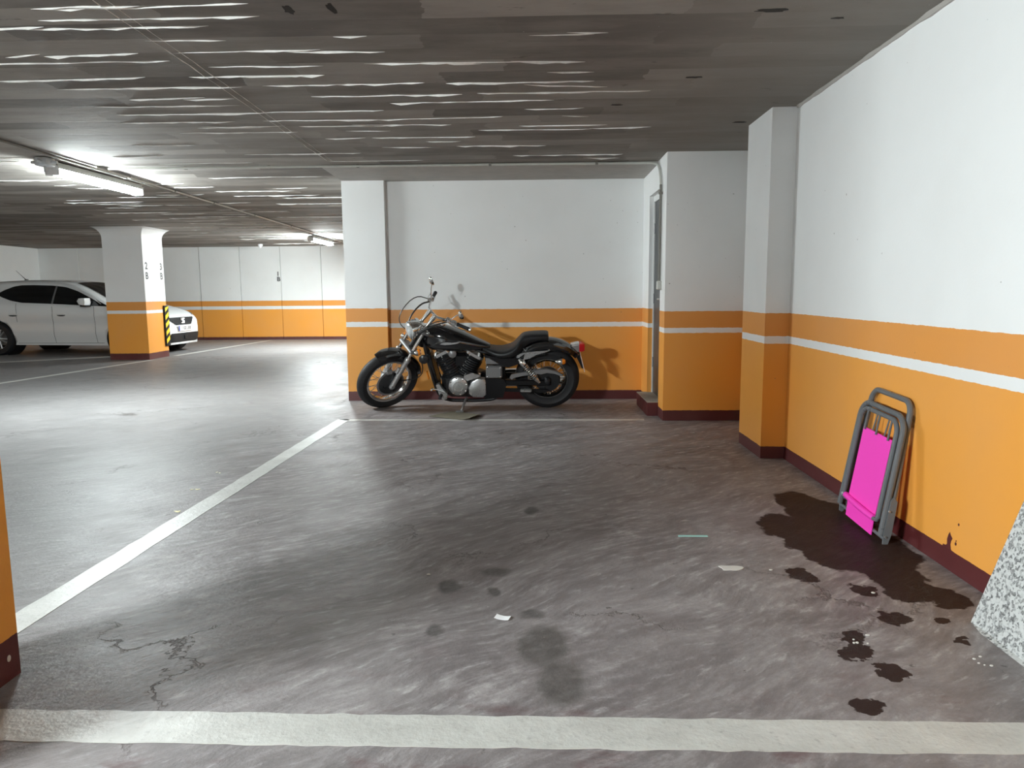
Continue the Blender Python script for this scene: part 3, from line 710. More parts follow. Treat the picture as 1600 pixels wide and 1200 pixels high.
# ---- frame
fm = MB()
for s in (-1, 1):
    y = .105*s
    fm.tube([(.40, .02*s, .78), (.43, .06*s, .62), (.50, y, .34), (.545, y, .18), (.62, y, .118), (.80, y, .112), (1.06, y, .115), (1.15, y, .15), (1.205, y, .30), (1.20, y, .50), (1.17, y, .585)], .017, 10, smooth=2)
    fm.tube([(.42, .02*s, .74), (.80, .05*s, .66), (1.05, .09*s, .60), (1.30, .11*s, .56), (1.62, .115*s, .60)], .015, 8, smooth=1)
fm.cyl((.37, 0, .66), (.455, 0, .80), .034)
fm.build('frame', 'black_satin', bike)
MB().rbox(.47, .52, -.095, .095, .24, .60, .01, Matrix.Translation(Vector((.50, 0, .42))) @ Matrix.Rotation(R(-12), 4, 'Y') @ Matrix.Translation(Vector((-.50, 0, -.42)))).build('radiator', 'black_satin', bike)
MB().rbox(.445, .457, -.145, -.105, .345, .43, .004, Matrix.Translation(Vector((.45, 0, .39))) @ Matrix.Rotation(R(-12), 4, 'Y') @ Matrix.Translation(Vector((-.45, 0, -.39)))).build('reflector', 'amber_lens', bike)
MB().lathe((.415, -.09, .55), (0, -1, 0), [(.02, 0), (.045, .01), (.047, .03), (.03, .04), (.004, .042)], 18).build('horn', 'engine_black', bike)
# ---- tank
ts = [(.405, .70, .80, .045), (.44, .655, .852, .085), (.50, .628, .880, .118), (.58, .618, .880, .142), (.68, .615, .855, .152), (.78, .615, .818, .148), (.88, .618, .772, .130), (.97, .622, .727, .103), (1.04, .63, .695, .076), (1.075, .64, .678, .055)]
def tank_ring(x, zb, zt, hw, n=28):
    out_ = []
    zc = zb + (zt - zb)*.42
    for i in range(n):
        a = 2*math.pi*i/n; cx_, sx_ = math.cos(a), math.sin(a)
        e = .78
        yy = hw*math.copysign(abs(cx_)**e, cx_)
        hh = (zt - zc) if sx_ > 0 else (zc - zb)
        zz = zc + hh*math.copysign(abs(sx_)**(.92 if sx_ > 0 else .55), sx_)
        out_.append(Vector((x, yy, zz)))
    return out_
def interp(tab, n):
    res = []
    for i in range(n + 1):
        t = i/n*(len(tab) - 1); k = min(int(t), len(tab) - 2); f = t - k
        p0, p1, p2, p3 = tab[max(k-1, 0)], tab[k], tab[k+1], tab[min(k+2, len(tab)-1)]
        res.append(tuple(.5*((2*b) + (-a + c)*f + (2*a - 5*b + 4*c - d)*f*f + (-a + 3*b - 3*c + d)*f**3) for a, b, c, d in zip(p0, p1, p2, p3)))
    return res
tank = MB().loft([tank_ring(*q) for q in interp(ts, 36)]).build('fuel_tank', 'black_paint', bike, sharp=60)
MB().lathe((.60, 0, .868), (.18, 0, 1), [(.032, 0), (.034, .016), (.03, .024), (.005, .027)], 20).build('fuel_cap', 'chrome', tank)
# winged emblem plate on the tank flank
em = MB()
em.prism([(.59, .713), (.61, .724), (.66, .731), (.72, .729), (.79, .738), (.77, .724), (.74, .716), (.70, .711), (.64, .707)], -.157, -.146, 'y')
em.build('tank_emblem', 'alu', tank)
MB().tube([(.55, -.150, .72), (.60, -.15, .740), (.64, -.149, .742)], .002, 6, smooth=1).build('emblem_line', 'chrome', tank)
# ---- seat
ss = [(1.0, .62, .672, .085), (1.06, .585, .655, .12), (1.14, .55, .638, .150), (1.22, .545, .640, .165), (1.30, .56, .672, .165), (1.36, .58, .735, .150), (1.40, .62, .775, .125), (1.46, .68, .790, .118), (1.56, .715, .795, .115), (1.63, .715, .795, .110), (1.655, .72, .785, .10)]
def seat_ring(x, zb, zt, hw, n=24):
    out_ = []
    for i in range(n):
        a = 2*math.pi*i/n; cx_, sx_ = math.cos(a), math.sin(a)
        out_.append(Vector((x, hw*math.copysign(abs(cx_)**.6, cx_), (zb + zt)/2 + (zt - zb)/2*math.copysign(abs(sx_)**.6, sx_))))
    return out_
seat = MB().loft([seat_ring(*q) for q in interp(ss, 44)]).build('seat', 'leather', bike, sharp=60)
MB().prism([(1.405, .665), (1.43, .65), (1.455, .67), (1.445, .655), (1.43, .63), (1.415, .65)], -.152, -.13, 'y').build('seat_emblem', 'alu_dull', seat)
# ---- rear fender
def rf(t):
    k = 1.0 if t < .8 else 1 - .25*(t - .8)/.2
    lo_ = .31 + (.05*max(0, (t - .6)/.4))
    return [(lo_, -.108*k), (.355, -.106*k), (.392, -.092*k), (.410, -.055*k), (.416, 0), (.410, .055*k), (.392, .092*k), (.355, .106*k), (lo_, .108*k)]
fender((WB, 0, RR), rf, R(150), R(38), 36).build('rear_fender', 'black_paint', bike)
# ---- side covers under the seat
MB().prism([(1.03, .60), (1.22, .56), (1.36, .57), (1.42, .61), (1.40, .52), (1.26, .47), (1.12, .49), (1.03, .54)], -.148, .148, 'y').build('side_cover', 'black_paint', bike)
MB().rbox(1.035, 1.195, -.178, -.08, .365, .495, .012).build('battery_cover', 'alu_dull', bike)
bo = MB()
for x, z in ((1.052, .478), (1.178, .478), (1.052, .382), (1.178, .382)): bo.lathe((x, -.178, z), (0, -1, 0), [(.009, 0), (.009, .004), (.004, .007)], 8)
bo.build('cover_bolts', 'chrome', bike, kind='stuff')
MB().prism([(1.035, .515), (1.035, .575), (1.07, .572), (1.16, .515)], -.170, -.08, 'y').build('upper_cover', 'alu_dull', bike)
MB().prism([(1.02, .355), (1.20, .355), (1.24, .30), (1.20, .16), (1.02, .15), (.98, .22), (1.0, .28)], -.16, .12, 'y').build('gearbox_cover', 'black_satin', bike)
# ---- engine
MB().rbox(.58, 1.06, -.12, .12, .14, .40, .05).build('crankcase', 'engine_black', bike)
e1 = MB().lathe((.755, -.115, .282), (0, -1, 0), [(.10, 0), (.10, .035), (.094, .05), (.08, .058), (.05, .062), (.045, .056), (.004, .058)], 36).build('alternator_cover', 'alu', bike)
bo = MB()
for k in range(8):
    a = 2*math.pi*k/8 + .2; bo.lathe((.755 + .088*math.cos(a), -.168, .282 + .088*math.sin(a)), (0, -1, 0), [(.009, -.01), (.009, .006), (.004, .009)], 8)
bo.build('cover_bolts', 'chrome', e1, kind='stuff')
rc_ = [(.86, .20), (.90, .165), (1.0, .16), (1.035, .19), (1.035, .34), (1.02, .36), (.95, .365), (.89, .335), (.855, .27)]
def off_(poly, k):
    cx_ = sum(p[0] for p in poly)/len(poly); cz_ = sum(p[1] for p in poly)/len(poly); return [(cx_ + (x - cx_)*k, cz_ + (z - cz_)*k) for x, z in poly]
MB().loft([[Vector((x, yy, z)) for x, z in off_(rc_, k)] for yy, k in ((-.11, 1), (-.155, 1), (-.172, .93), (-.178, .78))]).build('clutch_cover', 'alu', bike, sharp=25)
MB().loft([[Vector((x, yy, z)) for x, z in off_([(.80, .36), (.84, .33), (.98, .375), (.98, .40), (.88, .42), (.82, .40)], k)] for yy, k in ((-.10, 1), (-.15, 1), (-.162, .85))]).build('starter_cover', 'chrome', bike, sharp=25)
for (b, h, nm) in (((.715, 0, .36), (.575, 0, .64), 'front'), ((.80, 0, .36), (.945, 0, .62), 'rear')):
    b, h = Vector(b), Vector(h); d = (h - b).normalized(); L = (h - b).length
    pr = [(.085, 0)]
    n = 8
    for i in range(n):
        t0 = .02 + (L*.70 - .02)*i/n; dt = (L*.70 - .02)/n
        pr += [(.092, t0), (.106, t0 + dt*.25), (.106, t0 + dt*.6), (.092, t0 + dt*.85)]
    pr += [(.098, L*.72), (.10, L*.80), (.085, L*.92), (.05, L)]
    cy = MB().lathe(b, d, pr, 28).build('cylinder', 'engine_black', bike, sharp=28)
    px = Vector((d.z, 0, -d.x))
    hc = MB(); Mh = Matrix(((px.x, 0, d.x, (b + d*L*.88).x), (0, 1, 0, 0), (px.z, 0, d.z, (b + d*L*.88).z), (0, 0, 0, 1)))
    hc.rbox(-.088, .088, -.13, .10, -.045, .04, .028, Mh)
    hc.build('cylinder_head_cover', 'chrome', cy)
    bo = MB()
    for k in range(4): bo.lathe(b + d*L*(.2 + .16*k) + px*(-.02 if nm == 'front' else -.05) + Vector((0, -.085, 0)), (0, -1, 0), [(.006, 0), (.006, .012), (.003, .015)], 8)
    bo.build('cylinder_bolts', 'alu', cy, kind='stuff')
MB().rbox(.70, .86, -.08, .08, .44, .60, .03).build('carburettor', 'black_satin', bike)
MB().lathe((.70, -.07, .595), (0, -1, 0), [(.04, 0), (.04, .02), (.02, .03), (.003, .032)], 16).build('air_inlet', 'alu_dull', bike)
# chrome footrest bracket and pedal forward
MB().prism([(.535, .30), (.565, .315), (.60, .26), (.645, .21), (.64, .155), (.60, .145), (.565, .20)], -.19, -.12, 'y').build('footrest_bracket', 'alu', bike)
MB().cyl((.585, -.12, .195), (.585, -.30, .205), .016).build('footrest', 'rubber', bike)
MB().tube([(.62, -.20, .235), (.53, -.22, .27), (.50, -.235, .28)], .006, 6).cyl((.50, -.22, .28), (.50, -.27, .28), .01).build('gear_lever', 'chrome', bike)
# ---- swingarm, chain guard, shocks
sw = MB()
for s in (-1, 1): sw.rbox(1.15, 1.68, s*.118 - .022, s*.118 + .022, .275, .335, .01)
sw.build('swingarm', 'black_satin', bike)
cgp = [(1.27, .365), (1.29, .40), (1.40, .42), (1.56, .448), (1.64, .452), (1.73, .43), (1.80, .39), (1.79, .375), (1.72, .405), (1.64, .415), (1.58, .40), (1.55, .405), (1.40, .385), (1.31, .365), (1.29, .345)]
MB().prism(cgp, -.155, -.12, 'y').build('chain_guard', 'alu_dull', bike)
MB().prism([(1.20, .25), (1.64, .235), (1.66, .22), (1.62, .20), (1.22, .215)], -.135, -.115, 'y').build('chain_run', 'black_satin', bike)
for s in (-1, 1):
    a, b = Vector((1.375, s*.155, .545)), Vector((1.555, s*.15, .325)); d = (b - a).normalized(); L = (b - a).length
    sh = MB().lathe(a, d, [(.016, -.02), (.02, 0), (.03, .01), (.034, .03), (.034, .055), (.012, .06), (.010, .07), (.010, L - .05), (.026, L - .045), (.026, L - .02), (.018, L), (.018, L + .015)], 16).build('shock_absorber', 'chrome', bike)
    u_, v2 = frame_for(d); sp = []
    for i in range(140):
        t = i/139; an = t*9*2*math.pi; sp.append(a + d*(.058 + (L - .105)*t) + (u_*math.cos(an) + v2*math.sin(an))*.028)
    MB().tube(sp, .0068, 6).build('spring', 'chrome', sh)
# chrome strut along the fender
stp = [(1.335, .545), (1.345, .59), (1.39, .615), (1.48, .628), (1.65, .638), (1.66, .655), (1.67, .64), (1.60, .615), (1.53, .595), (1.47, .56), (1.40, .545), (1.365, .52)]
MB().prism(stp, -.140, -.118, 'y').build('fender_strut', 'alu', bike)
MB().prism(stp, .118, .140, 'y').build('fender_strut', 'alu', bike)
for s in (-1, 1):
    MB().cyl((1.42, s*.12, .235), (1.42, s*.17, .24), .012).rbox(1.375, 1.485, s*.20 - .03, s*.20 + .03, .235, .262, .008).build('passenger_footrest', 'alu', bike)
    c_ = Vector((1.775, s*.20, .545))
    ti = MB().lathe(c_, Vector((1, 0, 0)), [(.004, -.055), (.014, -.048), (.025, -.025), (.030, 0), (.031, .012)], 18).cyl(c_, c_ - Vector((0, s*.10, -.015)), .008).build('rear_turn_signal', 'chrome', bike)
    MB().lathe(c_, Vector((1, 0, 0)), [(.0305, .010), (.028, .03), (.018, .042), (.003, .046)], 18).build('amber_lens', 'amber_lens', ti)
# ---- tail
tl = MB().loft([[Vector((x, y, z)) for y, z in ((-.05*k, .60 + q), (.05*k, .60 + q), (.055*k, .645), (.045*k, .685 - q), (-.045*k, .685 - q), (-.055*k, .645))] for x, k, q in ((1.865, .5, .03), (1.885, .9, .01), (1.945, 1.0, .0), (1.96, 1.0, .0))]).build('tail_light', 'chrome', bike)
MB().loft([[Vector((x, y, z)) for y, z in ((-.05*k, .60 + q), (.05*k, .60 + q), (.055*k, .645), (.045*k, .685 - q), (-.045*k, .685 - q), (-.055*k, .645))] for x, k, q in ((1.955, .98, .002), (1.995, .98, .002), (2.015, .85, .012))]).build('red_lens', 'red_lens', tl)
MB().box(1.93, 1.965, -.04, .04, .54, .61).prism([(1.91, .60), (1.96, .60), (2.005, .43), (1.99, .43)], -.05, .05, 'y').build('plate_bracket', 'black_satin', bike)
Mp = Matrix.Translation(Vector((1.995, 0, .485))) @ Matrix.Rotation(R(-14), 4, 'Y')
MB().rbox(-.002, .003, -.11, .11, -.08, .08, .001, Mp).build('licence_plate', 'plate_white', bike)
# ---- exhaust on the far side
ex = MB().tube([(.56, .10, .58), (.50, .16, .46), (.53, .17, .26), (.70, .18, .20), (1.05, .18, .21)], .022, 12, smooth=2).lathe((1.0, .185, .21), (1, 0, .02), [(.024, 0), (.045, .06), (.048, .12), (.048, .85), (.042, .92), (.02, .93)], 20)
ex.tube([(.97, .10, .56), (1.05, .16, .48), (1.02, .18, .34), (1.1, .18, .30)], .022, 12, smooth=2).lathe((1.05, .185, .31), (1, 0, .02), [(.024, 0), (.045, .06), (.048, .12), (.048, .62), (.042, .68), (.02, .69)], 20)
ex.build('exhaust', 'chrome', bike)
# ---- kickstand (foot on the cardboard)
inv = Matrix.Rotation(R(-LEAN), 4, 'X')
ks = inv @ Vector((.785, -.345, .014 - RZ))
kst = MB().tube([(.83, -.10, .135), (.82, -.14, .125), ks + Vector((.01, .02, .008))], [.014, .013, .010], 10).build('kickstand', 'alu', bike)
kf = ks; MB().rbox(kf.x - .04, kf.x + .03, kf.y - .02, kf.y + .03, kf.z - .004, kf.z + .006, .002).build('kickstand_foot', 'alu_dull', kst)

# ================================================================== CAR
def sstep(a, b, x):
    t = max(0, min(1, (x - a)/(b - a))); return t*t*(3 - 2*t)
# car frame: x forward from the rear axle, y to the left, z up
TOP = [(-.70, .62), (-.69, .80), (-.64, .98), (-.55, 1.08), (-.42, 1.27), (-.32, 1.40), (-.1, 1.435), (.3, 1.452), (.7, 1.456), (1.1, 1.442), (1.38, 1.41), (1.65, 1.325), (1.95, 1.19), (2.2, 1.055), (2.34, .985), (2.5, .95), (2.75, .89), (2.95, .83), (3.1, .77), (3.2, .71), (3.26, .62), (3.295, .48), (3.30, .40)]
BOT = [(-.70, .50), (-.66, .34), (-.5, .26), (-.3, .22), (0, .20), (2.56, .185), (2.95, .155), (3.1, .145), (3.24, .15), (3.295, .20), (3.30, .38)]
HW = [(-.70, .60), (-.66, .70), (-.55, .80), (-.3, .865), (0, .885), (.6, .885), (1.3, .885), (2.2, .885), (2.56, .885), (2.85, .865), (3.0, .82), (3.15, .74), (3.25, .63), (3.30, .46)]
def smooth_tab(tab, x, wdt=.05): return (plin(tab, x - wdt) + 2*plin(tab, x) + plin(tab, x + wdt))/4
def side_y(x, z):
    hw = smooth_tab(HW, x); zt = smooth_tab(TOP, x)
    y = hw
    # waist taper: tumblehome above the belt, tuck at the sill, character line
    belt = .93
    if z > belt: y -= (z - belt)*.42 + (z - belt)**2*.25
    y -= .055*sstep(.45, .19, z)
    y += .012*math.exp(-((z - .74)/.05)**2) - .010*math.exp(-((z - .58)/.10)**2)
    return max(y, .02)
def body_ring(x, n=26):
    zb, zt_ = smooth_tab(BOT, x), smooth_tab(TOP, x)
    h = zt_ - zb; r = min(.13 if zt_ > 1.0 else .10, h*.45); ring = []
    nz = 15
    ys = []
    for i in range(nz + 1):
        z = zb + (h - r)*i/nz; ys.append((side_y(x, z), z))
    y0, z0 = ys[-1]
    rx = min(y0*.9, .16 if zt_ > 1.0 else .22)
    for k in range(1, 7):
        a = math.pi/2*k/6; ys.append((y0 - rx*(1 - math.cos(a)) - .0*k, z0 + (r - .02)*math.sin(a)))
    yt = ys[-1][0]; zt2 = ys[-1][1]
    for k in range(1, 5): ys.append((yt*(1 - k/4), zt2 + (zt_ - zt2)*math.sin(math.pi/2*k/4)))
    left = [Vector((x, y, z)) for y, z in ys]; right = [Vector((x, -y, z)) for y, z in reversed(ys[:-1])]
    return left + right
xs = [-.70, -.695, -.68, -.66, -.63, -.59, -.54] + [-.5 + .05*k for k in range(0, 71)] + [3.03, 3.06, 3.09, 3.12, 3.15, 3.18, 3.205, 3.225, 3.245, 3.265, 3.28, 3.29, 3.298]
CT = (-10.40, 14.98); CA = R(-3.6); CS = 1.015
car = empty('hatchback_car', (CT[0], CT[1], 0), (0, 0, CA)); car.scale = (CS, CS, CS)
tag(car, 'white hatchback car parked behind the aisle column', 'car')
body = MB().loft([body_ring(x) for x in xs])
bo_ = body.build('body', 'car_paint', car, sharp=40)
# wheel arches cut out of the shell
cut = MB()
for wx in (0, 2.564):
    for s in (-1, 1): cut.cyl((wx, s*.55, .315), (wx, s*1.0, .315), .362, seg=40)
cuto = cut.build('arch_cutter', 'plastic_black'); cuto.matrix_world = Matrix.Translation(Vector((CT[0], CT[1], 0))) @ Matrix.Rotation(CA, 4, 'Z') @ Matrix.Scale(CS, 4)
bm_ = bo_.modifiers.new('arches', 'BOOLEAN'); bm_.operation = 'DIFFERENCE'; bm_.object = cuto; bm_.solver = 'EXACT'
bpy.context.view_layer.update()
dg = bpy.context.evaluated_depsgraph_get(); me2 = bpy.data.meshes.new_from_object(bo_.evaluated_get(dg))
bo_.modifiers.clear(); bo_.data = me2
bpy.data.objects.remove(cuto)
for wx in (0, 2.564):
    for s in (-1, 1):
        MB().lathe((wx, s*.54, .315), (0, s, 0), [(.35, 0), (.357, .30), (.35, .30), (.345, .01), (.01, .01), (.01, 0)], 36).build('wheel_well', 'plastic_black', car)
        pr_ = [(.20, -.10), (.285, -.10), (.308, -.07), (.314, -.03), (.314, .03), (.308, .07), (.285, .10), (.20, .10)]
        ty = MB().lathe((wx, s*.765, .314), (0, s, 0), pr_, 40, closed=True).build('wheel', 'rubber', car)
        rm = MB().lathe((wx, s*.765, .314), (0, s, 0), [(.205, .085), (.20, .055), (.18, -.05), (.17, -.05), (.19, .055), (.19, .085)], 40, closed=True)
        for k in range(10):
            a = 2*math.pi*k/10 + (k % 2)*.22; ca, sa = math.cos(a), math.sin(a)
            rm.tube([(wx + .03*ca, s*.83, .314 + .03*sa), (wx + .12*ca, s*.838, .314 + .12*sa), (wx + .195*ca, s*.84, .314 + .195*sa)], [.02, .016, .018], 6)
        rm.lathe((wx, s*.80, .314), (0, s, 0), [(.05, 0), (.05, .04), (.03, .052), (.003, .054)], 16)
        rm.build('rim', 'alu', ty)
        MB().lathe((wx, s*.70, .314), (0, s, 0), [(.13, 0), (.13, .02), (.01, .02)], 24).build('brake_disc', 'alu_dull', ty)
# glass : patches that follow the shell, slightly proud
def side_patch(poly, s, eps, mat, name, nx=30, nz=10):
    # poly: lower and upper outline as functions via tables
    lo_t, hi_t, x0, x1 = poly; rows = []
    for i in range(nx + 1):
        x = x0 + (x1 - x0)*i/nx; a, b = plin(lo_t, x), plin(hi_t, x)
        rows.append([Vector((x, s*(side_y(x, a + (b - a)*j/nz) + eps), a + (b - a)*j/nz)) for j in range(nz + 1)])
    m = MB().grid(rows)
    return m.build(name, mat, car)
GLO = [(.0, 1.165), (.12, 1.11), (.32, 1.045), (.55, 1.005), (1.2, .98), (1.7, .955), (2.32, .925)]
GHI = [(.0, 1.175), (.12, 1.245), (.30, 1.315), (.5, 1.345), (.8, 1.352), (1.15, 1.335), (1.45, 1.285), (1.8, 1.165), (2.1, 1.03), (2.32, .93)]
for s in (-1, 1):
    side_patch((GLO, GHI, .0, 1.16), s, .006, 'glass_dark', 'rear_side_window')
    side_patch((GLO, GHI, 1.195, 2.31), s, .006, 'glass_dark', 'front_side_window')
    side_patch((GLO, GHI, 1.158, 1.197), s, .008, 'alu_dull', 'door_pillar', 4, 8)
    for dx in (1.18, 2.02, .42):
        z0, z1 = (.235, .93) if dx > .5 else (.64, 1.0)
        pts = [(dx + .03*math.sin((z - .2)*3.0) if dx < 1 else dx, s*(side_y(dx, z) + .0015), z) for z in [z0 + (z1 - z0)*k/12 for k in range(13)]]
        MB().tube(pts, .0032, 5).build('door_seam', 'seam', car)
    pts = [(x, s*(side_y(x, .235) + .001), .235) for x in [.40 + 1.75*k/12 for k in range(13)]]
    MB().tube(pts, .0035, 5).build('sill_seam', 'seam', car)
    for dx in (.38, 1.36):
        MB().rbox(dx - .10, dx + .10, s*side_y(dx, .78) - .012, s*side_y(dx, .78) + .022, .765, .797, .009).build('door_handle', 'car_paint', car)
        MB().ball((dx, s*(side_y(dx, .77) + .001), .765), .085, .006, .02).build('handle_recess', 'seam', car)
    mr = MB().loft([[Vector((1.90 + dx, s*(yy), zz)) for dx, zz in ((.08*k, .955), (.10*k, 1.0), (.085*k, 1.085), (-.05*k, 1.08), (-.10*k, 1.03), (-.05*k, .97))] for yy, k in ((.885, .7), (.93, .95), (1.02, 1.0), (1.07, .8), (1.08, .5))]).build('wing_mirror', 'car_paint', car, sharp=50)
    MB().rbox(1.86, 1.98, s*.95 - .11, s*.95 + .06, .925, .957, .01).build('mirror_base', 'plastic_black', mr)
    # headlight
    hlp = []
    for t in [k/10 for k in range(11)]:
        a = .56 + .32*t; xx = 3.13 - .42*t**1.5; hlp.append((xx, a))
    rows = []
    for j in range(7):
        rows.append([Vector((xx + .012, s*(min(a + .02, side_y(xx, .70)) + .005), .64 + .045*t_ + (.10 + .03*t_)*j/6)) for (xx, a), t_ in zip(hlp, [k/10 for k in range(11)])])
    MB().grid(rows).build('headlight', 'headglass', car)
def top_patch(x0, x1, wf_, mat, name, eps=.006, nx=12, ny=12):
    rows = []
    for i in range(nx + 1):
        x = x0 + (x1 - x0)*i/nx; z = smooth_tab(TOP, x); w_ = wf_(x)
        dzdx = (smooth_tab(TOP, x + .01) - smooth_tab(TOP, x - .01))/.02; nl = Vector((-dzdx, 0, 1)).normalized()
        rows.append([Vector((x, w_*(2*j/ny - 1), z - .02*(2*j/ny - 1)**2)) + nl*eps for j in range(ny + 1)])
    return MB().grid(rows).build(name, mat, car)
top_patch(1.46, 2.30, lambda x: .50 + .17*(x - 1.46)/.84, 'glass_dark', 'windscreen', .012)
top_patch(-.52, -.34, lambda x: .52, 'glass_dark', 'rear_window', .010)
MB().tube([(.02, 0, 1.445), (-.06, 0, 1.52), (-.19, 0, 1.64)], [.008, .005, .003], 6).ball((.02, 0, 1.452), .045, .022, .014).build('antenna', 'plastic_black', car)
# front face : grille, plate, lower intake
def front_x(z, y):
    # furthest x of the shell at this height and y
    x = 3.298
    while x > 2.6 and (smooth_tab(TOP, x) < z + .004 or smooth_tab(BOT, x) > z or side_y(x, z) < abs(y)): x -= .004
    return x
def face_patch(outline_lo, outline_hi, y0, y1, mat, name, eps=.010, ny=20, nz=6, parent=None):
    rows = []
    for i in range(ny + 1):
        y = y0 + (y1 - y0)*i/ny; a, b = plin(outline_lo, y), plin(outline_hi, y)
        rows.append([Vector((front_x(a + (b - a)*j/nz, y) + eps, y, a + (b - a)*j/nz)) for j in range(nz + 1)])
    m = MB().grid(rows); return m.build(name, mat, parent or car)
gr = face_patch([(-.46, .672), (-.28, .545), (.28, .545), (.46, .672)], [(-.46, .690), (.46, .690)], -.46, .46, 'plastic_black', 'grille', .014)
for k in range(4):
    z = .568 + k*.03; hw_ = .27 + (z - .545)*1.3
    MB().tube([(front_x(z, y) + .02, y, z) for y in [-hw_ + 2*hw_*j/10 for j in range(11)]], .004, 5).build('grille_bar', 'seam', gr)
fx = front_x(.62, 0)
MB().prism([(-.05, .675), (.05, .675), (.06, .66), (-.0, .64), (.06, .62), (.05, .57), (-.05, .57), (-.06, .585), (.0, .61), (-.06, .635)], fx + .012, fx + .036, 'x').build('badge', 'plate_white', gr)
fp = front_x(.46, .0) + .012
pl = MB().rbox(fp, fp + .012, -.26, .26, .42, .53, .003).build('licence_plate', 'plate_white', car)
MB().box(fp + .0122, fp + .0134, -.258, -.218, .423, .527).build('plate_band', 'blue', pl)
text_mesh('1102 LRB', .088, 'plate_text', 'ink', pl, (fp + .0124, .02, .475), (R(90), 0, R(90)), .001)
li = face_patch([(-.62, .225), (-.54, .205), (.54, .205), (.62, .225)], [(-.62, .24), (-.50, .385), (.50, .385), (.62, .24)], -.62, .62, 'plastic_black', 'lower_intake', .012)
fx2 = front_x(.30, 0)
MB().rbox(fx2 + .008, fx2 + .03, -.06, .06, .26, .34, .008).build('radar_sensor', 'plastic_black', li)
MB().tube([(front_x(.175, y) - .01, y, .172) for y in [-.62 + 1.24*j/14 for j in range(15)]], .012, 6).build('front_lip', 'plastic_black', car)

# ================================================================== FOLDED CHAIR
C0 = Vector((1.652, 3.640, .0)); C1 = Vector((1.752, 3.612, .690)); cu_ = (C1 - C0).normalized()
wv_ = Vector((0, -1, 0)); wv_ = (wv_ - cu_*wv_.dot(cu_)).normalized(); nv = cu_.cross(wv_).normalized()
if nv.x > 0: nv = -nv
CM = Matrix(((wv_.x, cu_.x, nv.x, C0.x), (wv_.y, cu_.y, nv.y, C0.y), (wv_.z, cu_.z, nv.z, C0.z), (0, 0, 0, 1)))   # (w, v, n)
chair = empty('folding_chair', tuple(C0)); chair.matrix_world = CM
tag(chair, 'folded grey tube chair with a pink canvas seat leaning against the orange wall', 'chair')
TL = .697
def utube(hw, top, bot, n, r, rad=.06, hwb=None):
    hwb = hwb or hw; pts = [(-hwb, bot, n)]
    for k in range(7):
        a = math.pi/2*k/6; pts.append((-hw + rad - rad*math.cos(a), top - rad + rad*math.sin(a), n))
    for k in range(7):
        a = math.pi/2*k/6; pts.append((hw - rad + rad*math.sin(a), top - rad + rad*math.cos(a), n))
    pts.append((hwb, bot, n)); return MB().tube(pts, r, 10)
utube(.200, TL - .013, .10, .0, .014, .065, .232).build('rear_frame', 'grey_tube', chair)
utube(.226, .612, .045, .026, .014, .08, .236).build('front_frame', 'grey_tube', chair)
utube(.192, .585, .115, .036, .012, .065, .196).build('seat_frame', 'grey_tube', chair)
for s in (-1, 1):
    pl_ = MB().prism([(.0, .0), (.012, -.006), (.030, .0), (.040, .05), (.040, .22), (.025, .24), (-.002, .22), (-.012, .06)], s*.25 - .004, s*.25 + .004, 'x').xf(lambda p: Vector((p.x, p.z, p.y*.7 - .006)))
    plo = pl_.build('side_plate', 'grey_plate', chair)
    bo = MB()
    for v, n in ((.045, .012), (.17, .02)): bo.cyl((s*.25 + s*.003, v, n), (s*.25 + s*.010, v, n), .0055, seg=8)
    bo.build('rivets', 'alu', plo, kind='stuff')
    MB().tube([(s*.196, .125, .036), (s*.192, .105, .038), (s*.155, .10, .04)], .011, 8).build('bent_end', 'grey_tube', chair)
MB().cyl((-.245, .035, .012), (.245, .035, .012), .009).build('lower_crossbar', 'grey_tube', chair)
for k in range(5):
    w = -.125 + .0625*k; MB().cyl((w, .478, .026 if k % 2 else .036), (w, .592, .016 if k % 2 else .036), .0055 if k % 2 == 0 else .004, seg=8).build('rod', 'grey_tube', chair)
def sheet(w0, w1, v0, v1, n0, n1, th, sag=0.0, nw=8, nvv=10):
    rows = []
    for i in range(nvv + 1):
        t = i/nvv; v = v0 + (v1 - v0)*t; row = []
        for j in range(nw + 1):
            u = j/nw; row.append(Vector((w0 + (w1 - w0)*u, v, n0 + (n1 - n0)*t - sag*math.sin(math.pi*u)*math.sin(math.pi*t))))
        row += [p - Vector((0, 0, th)) for p in reversed(row)]; rows.append(row)
    return MB().loft(rows)
sheet(-.152, .152, .105, .487, .030, .030, .006, .004).build('pink_panel', 'pink', chair)
sheet(-.147, .147, .012, .105, .026, .032, .005, .002).build('lower_flap', 'pink', chair)
MB().tube([(-.170, .112, .036), (-.09, .108, .039), (.0, .105, .040), (.09, .103, .039), (.165, .103, .036)], .0155, 12).build('pink_sleeve', 'pink', chair)

# ================================================================== GRANITE SLAB
sl_b0, sl_b1 = Vector((1.574, 2.545, 0)), Vector((1.545, 2.43, 0))
wx_ = XR - .003
sb = MB()
tl_ = Vector((wx_, 2.605, .47))
th = Vector((.024, 0, .008))
poly = [Vector((1.572, 2.572, .0)), Vector((1.552, 2.475, .0)), Vector((1.552, 1.55, .0)), Vector((1.738, 1.45, .62)), Vector((1.738, 2.515, .62))]
sb.loft([poly, [p + th for p in poly]])
slab = sb.build('granite_slab', 'granite', sharp=20); tag(slab, 'speckled grey granite slab leaning against the base of the orange wall', 'slab')

